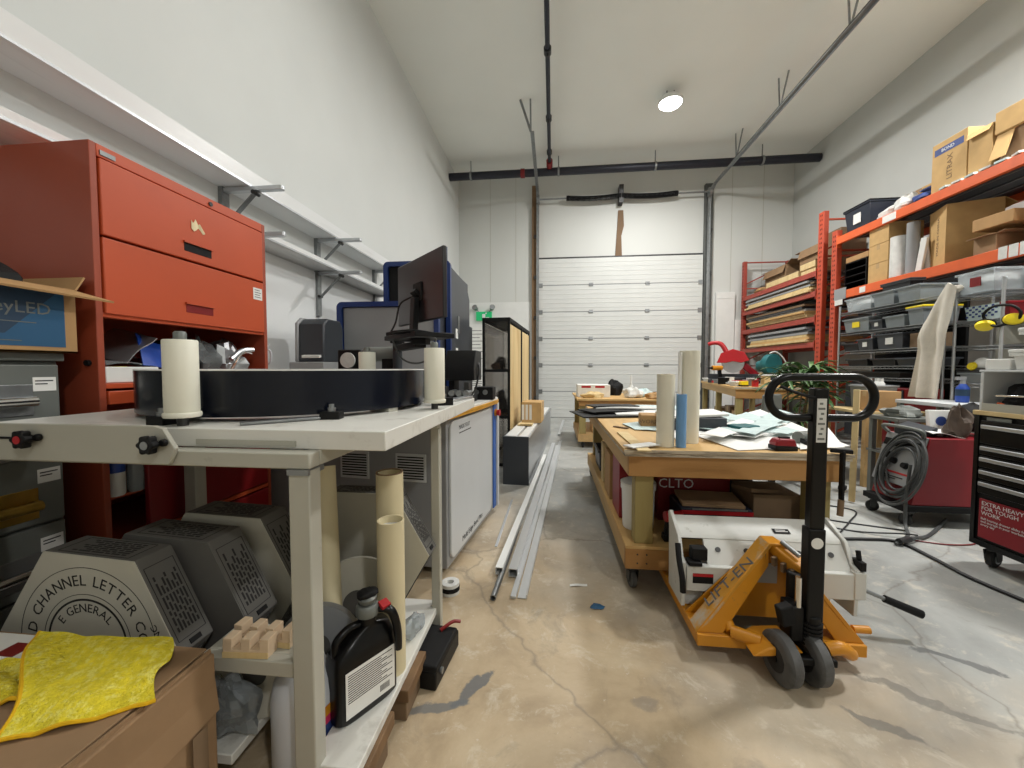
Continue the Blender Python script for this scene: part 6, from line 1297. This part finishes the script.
t = thing('paint_can', 'metal paint can under the cluttered table', 'can', (1.2, 6.3, .221)); MB().lathe([(.08, 0), (.08, .2), (.084, .205)], (1.2, 6.3, .221), 24).build('can_body', 'steel', t); MB().lathe([(.07, .205), (.07, .21)], (1.2, 6.3, .221), 24).build('can_lid', 'alu', t)

# ------------------------------------------------------------------ sheet metal brake standing on the forks
br = thing('sheet_metal_brake', 'white bench sheet metal brake lying across the pallet jack forks', 'machine', (.99, 1.98, .11)); YB0, YB1 = 1.87, 2.10
MB().prism([(YB0, .115), (YB1-.03, .115), (YB1-.02, .42), (YB1, .49), (YB1-.025, .505), (YB0+.07, .43), (YB0+.03, .345), (YB0-.01, .33)], .612, .630, 'yz').build('end_plate', 'wmach', br, .003)
MB().prism([(YB0, .115), (YB1-.03, .115), (YB1-.02, .42), (YB1, .48), (YB1-.025, .495), (YB0+.07, .43), (YB0+.03, .345), (YB0-.01, .33)], 1.368, 1.386, 'yz').build('end_plate', 'wmach', br, .003)
MB().prism([(YB0+.078, .412), (YB0+.092, .430), (YB1-.015, .478), (YB1-.015, .455), (YB0+.10, .412)], .632, 1.366, 'yz').build('clamping_leaf', 'wmach', br, .003)
MB().prism([(YB0+.012, .312), (YB0+.08, .412), (YB0+.097, .412), (YB0+.03, .312)], .735, 1.366, 'yz').build('apron', 'wmach', br, .002)
A = T(1.0, YB0+.046, .362) @ rot(90-34.2, 0, 0)
q = MB(A)
for x in (-.205, -.075, .02, .16, .30): q.cyl((x, .012, 0), (x, .012, .005), .012, n=12)
q.build('bolt_heads', 'dsteel', br); q = MB(A)
for x in (-.025, .055, .22): q.box(x-.004, -.058, .0, x+.004, .058, .003)
q.build('finger_gaps', 'black', br)
MB().box(.632, YB0-.01, .195, 1.39, YB0+.03, .315).build('lower_beam', 'wmach', br, .004); MB().box(.632, YB0+.031, .20, 1.366, YB1-.04, .26).build('bed', 'wmach', br)
MB().box(.66, YB0-.0115, .235, .752, YB0-.010, .282).build('warning_label', 'blackm', br); MB().box(.66, YB0-.0125, .268, .752, YB0-.0115, .282).build('red_label_band', 'red', br)
S = T(1.14, YB0+.115, .525) @ rot(24, 0, 0); MB().ob((1.12, YB0+.125, .4465), (.075, .03, .002), 22, 0, 0).build('badge', 'blackm', br); q = MB(T(1.12, YB0+.1245, .448) @ rot(22, 0, 0)); q.box(-.028, -.006, 0, .028, -.002, .0008).box(-.028, .003, 0, .02, .007, .0008); q.build('badge_marks', 'inkw', br)
MB().box(.64, YB0-.02, .318, .70, YB0+.04, .338).box(.66, YB0+.0, .338, .73, YB0+.05, .395).build('clamp_block', 'blackm', br, .004); MB().tube(spl([(.605, YB0+.04, .40), (.60, YB0+.0, .34), (.605, YB0-.03, .27), (.61, YB0-.03, .20)], 6), .014, 8).build('left_lever', 'blackm', br)
MB().box(1.386, YB0-.01, .33, 1.41, YB0+.05, .37).cyl((1.40, YB0+.02, .37), (1.40, YB0+.03, .41), .010, n=10).build('right_lever', 'blackm', br, .002); MB().box(1.36, YB0-.015, .20, 1.41, YB0+.06, .325).build('pivot_block', 'wmach', br, .004)
MB().cyl((1.39, YB0+.10, .225), (1.60, YB0+.06, .15), .009, n=10).build('handle_rod', 'steel', br); MB().cyl((1.55, YB0+.07, .168), (1.69, YB0+.045, .118), .017, .019, n=14).build('handle_grip', 'black', br)
for x0 in (.634, 1.20): MB().box(x0, YB0+.03, .107, x0+.09, YB1-.05, .20).build('foot', 'wmach', br, .003)

# ------------------------------------------------------------------ pallet jack
pj_ = thing('pallet_jack', 'yellow hand pallet jack with tall black handle in the foreground', 'pallet jack', (.96, 1.8, 0))
JX, JW = .957, .335
for s in (-1, 1):
    x0, x1 = (JX-JW, JX-JW+.16) if s < 0 else (JX+JW-.16, JX+JW)
    MB().prism([(1.70, .055), (1.70, .105), (2.86, .105), (2.95, .075), (2.95, .055)], x0, x1, 'yz').build('fork', 'jyellow', pj_, .006)
    MB().cyl((x0+.04, 2.78, .04), (x1-.04, 2.78, .04), .04, n=20).build('fork_roller', 'rubber', pj_)
# sloping shield: two wide plates rising from the fork corners to a short flat head
zA = .475
for s in (-1, 1):
    f0, f1 = Vector((JX+s*JW, 1.70, .105)), Vector((JX+.025+s*.03, 1.78, zA))
    n_ = Vector((0, 1, 0)); dd = (f1-f0).normalized(); wv = Vector((-dd.z*s, 0, dd.x*s)); 
    a = [f0, f0+Vector((-s*.11, 0, 0)), f1+Vector((-s*.0, 0, -.10)), f1]
    # front web (faces the camera) and folded outer flange running back over the fork
    b = MB(); th = Vector((0, .008, 0)); fl_ = Vector((0, .085, 0))
    b.add([a[0], a[1], a[2], a[3], a[0]+th, a[1]+th, a[2]+th, a[3]+th], [(0, 1, 2, 3), (7, 6, 5, 4), (0, 4, 5, 1), (1, 5, 6, 2), (2, 6, 7, 3), (3, 7, 4, 0)]).build('shield_web', 'jyellow', pj_, .003)
    dn = Vector((-s*.012, 0, -.012)); b = MB()
    o = [f0, f1, f1+fl_, f0+fl_]; b.add(o+[p+dn for p in o], [(0, 1, 2, 3), (7, 6, 5, 4), (0, 4, 5, 1), (1, 5, 6, 2), (2, 6, 7, 3), (3, 7, 4, 0)])
    pl_ = b.build('shield_plate', 'jyelloww' if s < 0 else 'jyellow', pj_, .003)
    if s < 0:
        mid = (f0+f1)/2; ang = math.atan2(f1.z-f0.z, f1.x-f0.x); q = MB(T(mid.x, mid.y+.043, mid.z+.001) @ rot(0, -math.degrees(ang), 0) @ T(0, 0, .001)); q.text('LIFT-EN', .085, rot(0, 0, 0)); q.build('lettering', 'inkg', pl_)
MB().box(JX-.006, 1.78, zA-.012, JX+.056, 1.866, zA).build('shield_head', 'jyellow', pj_, .003)
MB().prism([(JX-JW, .105), (JX-.005, .455), (JX+.055, .455), (JX+JW, .105)], 1.84, 1.848, 'xz').build('shield_back', 'jyellow', pj_)
MB().box(JX-.03, 1.832, .27, JX+.06, 1.839, .36).build('data_plate', 'greym', pj_)
MB().box(JX-JW, 1.685, .055, JX-JW+.20, 1.70, .105).build('toe_bar', 'jyellow', pj_, .003); MB().box(JX+JW-.22, 1.685, .055, JX+JW, 1.70, .105).build('toe_bar', 'jyellow', pj_, .003)
# top bracket with spring-like ribs and arm to the pump
hb = MB().bar((JX+.03, 1.83, .455), (JX+.10, 1.69, .395), .07, .045).build('head_bracket', 'jyellow', pj_, .008)
q = MB()
for k in range(5): p = Vector((JX+.012+.022*k, 1.805-.028*k, .452-.0125*k)); q.bar(p+Vector((-.03, -.02, -.012)), p+Vector((-.026, -.018, -.05)), .014, .02)
q.build('bracket_ribs', 'cardd', hb)
MB().cyl((JX+.05, 1.79, .482), (JX+.085, 1.72, .452), .010, n=14).build('bracket_glint', 'steel', pj_)  # small steel cylinder standing in for a bright highlight on the bracket
PX, PY = 1.03, 1.62
ax = MB().prism([(JX-.16, .10), (JX-.10, .14), (JX+.0, .15), (PX-.04, .125), (PX-.04, .10), (JX-.02, .115), (JX-.10, .105)], 1.58, 1.72, 'xz').build('front_yoke', 'jyellow', pj_, .006)
MB().tube(spl([(PX+.05, 1.60, .14), (PX+.10, 1.60, .15), (PX+.15, 1.62, .115), (PX+.155, 1.66, .10)], 6), .025, 10).build('right_yoke', 'jyellow', pj_)
MB().cyl((JX-.19, 1.70, .12), (JX-.10, 1.64, .125), .026, n=14).cyl((JX-.19, 1.70, .12), (JX-.20, 1.82, .20), .022, n=12).build('left_link', 'jyellow', pj_)
MB().cyl((JX+JW-.02, 1.74, .14), (JX+JW+.045, 1.74, .14), .016, n=12).build('side_pin', 'jyellow', pj_)
MB().cyl((PX, PY, .13), (PX, PY, .27), .034, n=24).cyl((PX-.02, PY+.07, .14), (PX-.02, PY+.07, .40), .032, n=20).box(PX-.085, PY-.02, .16, PX-.036, PY+.06, .30).build('hydraulic_pump', 'black', pj_, .006)
q = MB()
for k in range(7): q.ring((PX, PY, .135+.016*k), (PX, PY, .144+.016*k), .040, .033, 20)
q.build('spring', 'blackm', pj_); MB().cyl((PX-.055, PY-.01, .30), (PX-.055, PY-.01, .42), .012, n=12).build('piston_rod', 'chrome', pj_); MB().box(PX-.10, PY-.07, .10, PX+.06, PY+.06, .13).build('turntable', 'black', pj_, .006); MB().bar((PX-.07, PY, .27), (PX-.125, PY-.01, .255), .04, .08).build('release_block', 'blackm', pj_, .006)
# steering wheels
Q = T(PX-.065, PY-.02, 0) @ rot(0, 0, 8)
for s in (-1, 1):
    w_ = MB(Q).lathe([(.075, -.026), (.09, -.024), (.098, -.016), (.098, .016), (.09, .024), (.075, .026)], (s*.058, 0, .098), 40, rot(0, 90, 0)).build('steer_wheel', 'rubber', pj_)
    MB(Q).cyl((s*.058-.028, 0, .098), (s*.058+.028, 0, .098), .05, n=24).build('wheel_hub', 'drubber', w_)
MB(Q).cyl((-.09, 0, .098), (.09, 0, .098), .016, n=14).box(-.022, -.03, .06, .022, .04, .13).build('axle', 'black', pj_)
# mast and handle
MB().box(PX-.031, PY-.026, .245, PX+.031, PY+.026, .62).build('mast_socket', 'black', pj_, .006); MB().box(PX-.027, PY-.023, .62, PX+.027, PY+.016, 1.172).build('mast', 'blackg', pj_, .005)
MB().cyl((PX-.002, PY-.0275, .565), (PX-.002, PY-.026, .565), .022, n=24).build('round_sticker', 'paper', pj_)
ms = MB().box(PX-.017, PY-.0242, .962, PX+.017, PY-.023, 1.132).build('instruction_label', 'rag', pj_); q = MB()
for k in range(8): q.box(PX-.013+.005*(k % 3), PY-.0248, .972+k*.0195, PX+.012-.004*((k*2) % 3), PY-.0242, .980+k*.0195)
q.build('label_print', 'gcab', ms)
hx0, hx1, hz0, hz1, rr = .850, 1.232, 1.055, 1.215, .078; lp = []
for cx, cz, a0 in ((hx1-rr, hz1-rr, 90), (hx1-rr, hz0+rr, 0), (hx0+rr, hz0+rr, -90), (hx0+rr, hz1-rr, -180)):
    for i in range(9): a = R(a0-90*i/8); lp.append((cx+rr*math.cos(a), PY+.002, cz+rr*math.sin(a)))
MB().tube(lp, .0155, 14, True).build('loop_handle', 'blackg', pj_, 0, 70); MB().tube(spl([(hx0+.03, PY-.02, hz1-.035), (hx0+.08, PY-.035, hz1-.06), (PX-.03, PY-.03, hz1-.08)], 6), .006, 8).build('release_lever', 'black', pj_)

# ------------------------------------------------------------------ marks and litter on the floor
tag(MB().blob((.235, 2.0, .004), (.07, .05, .012), 2, .3, 12, 8, flat=True).build('crumpled_wrapper', 'navyp', None, 0, 25), 'small blue wrapper on the floor left of the work table', 'litter')
tag(MB().sheet(lambda u, v: (.10+.10*u, 2.17+.02*v+.02*u, .004+.003*math.sin(u*5)), 6, 2, .002).build('paper_scrap', 'paper'), 'white paper shred on the floor by the metal lengths', 'litter')
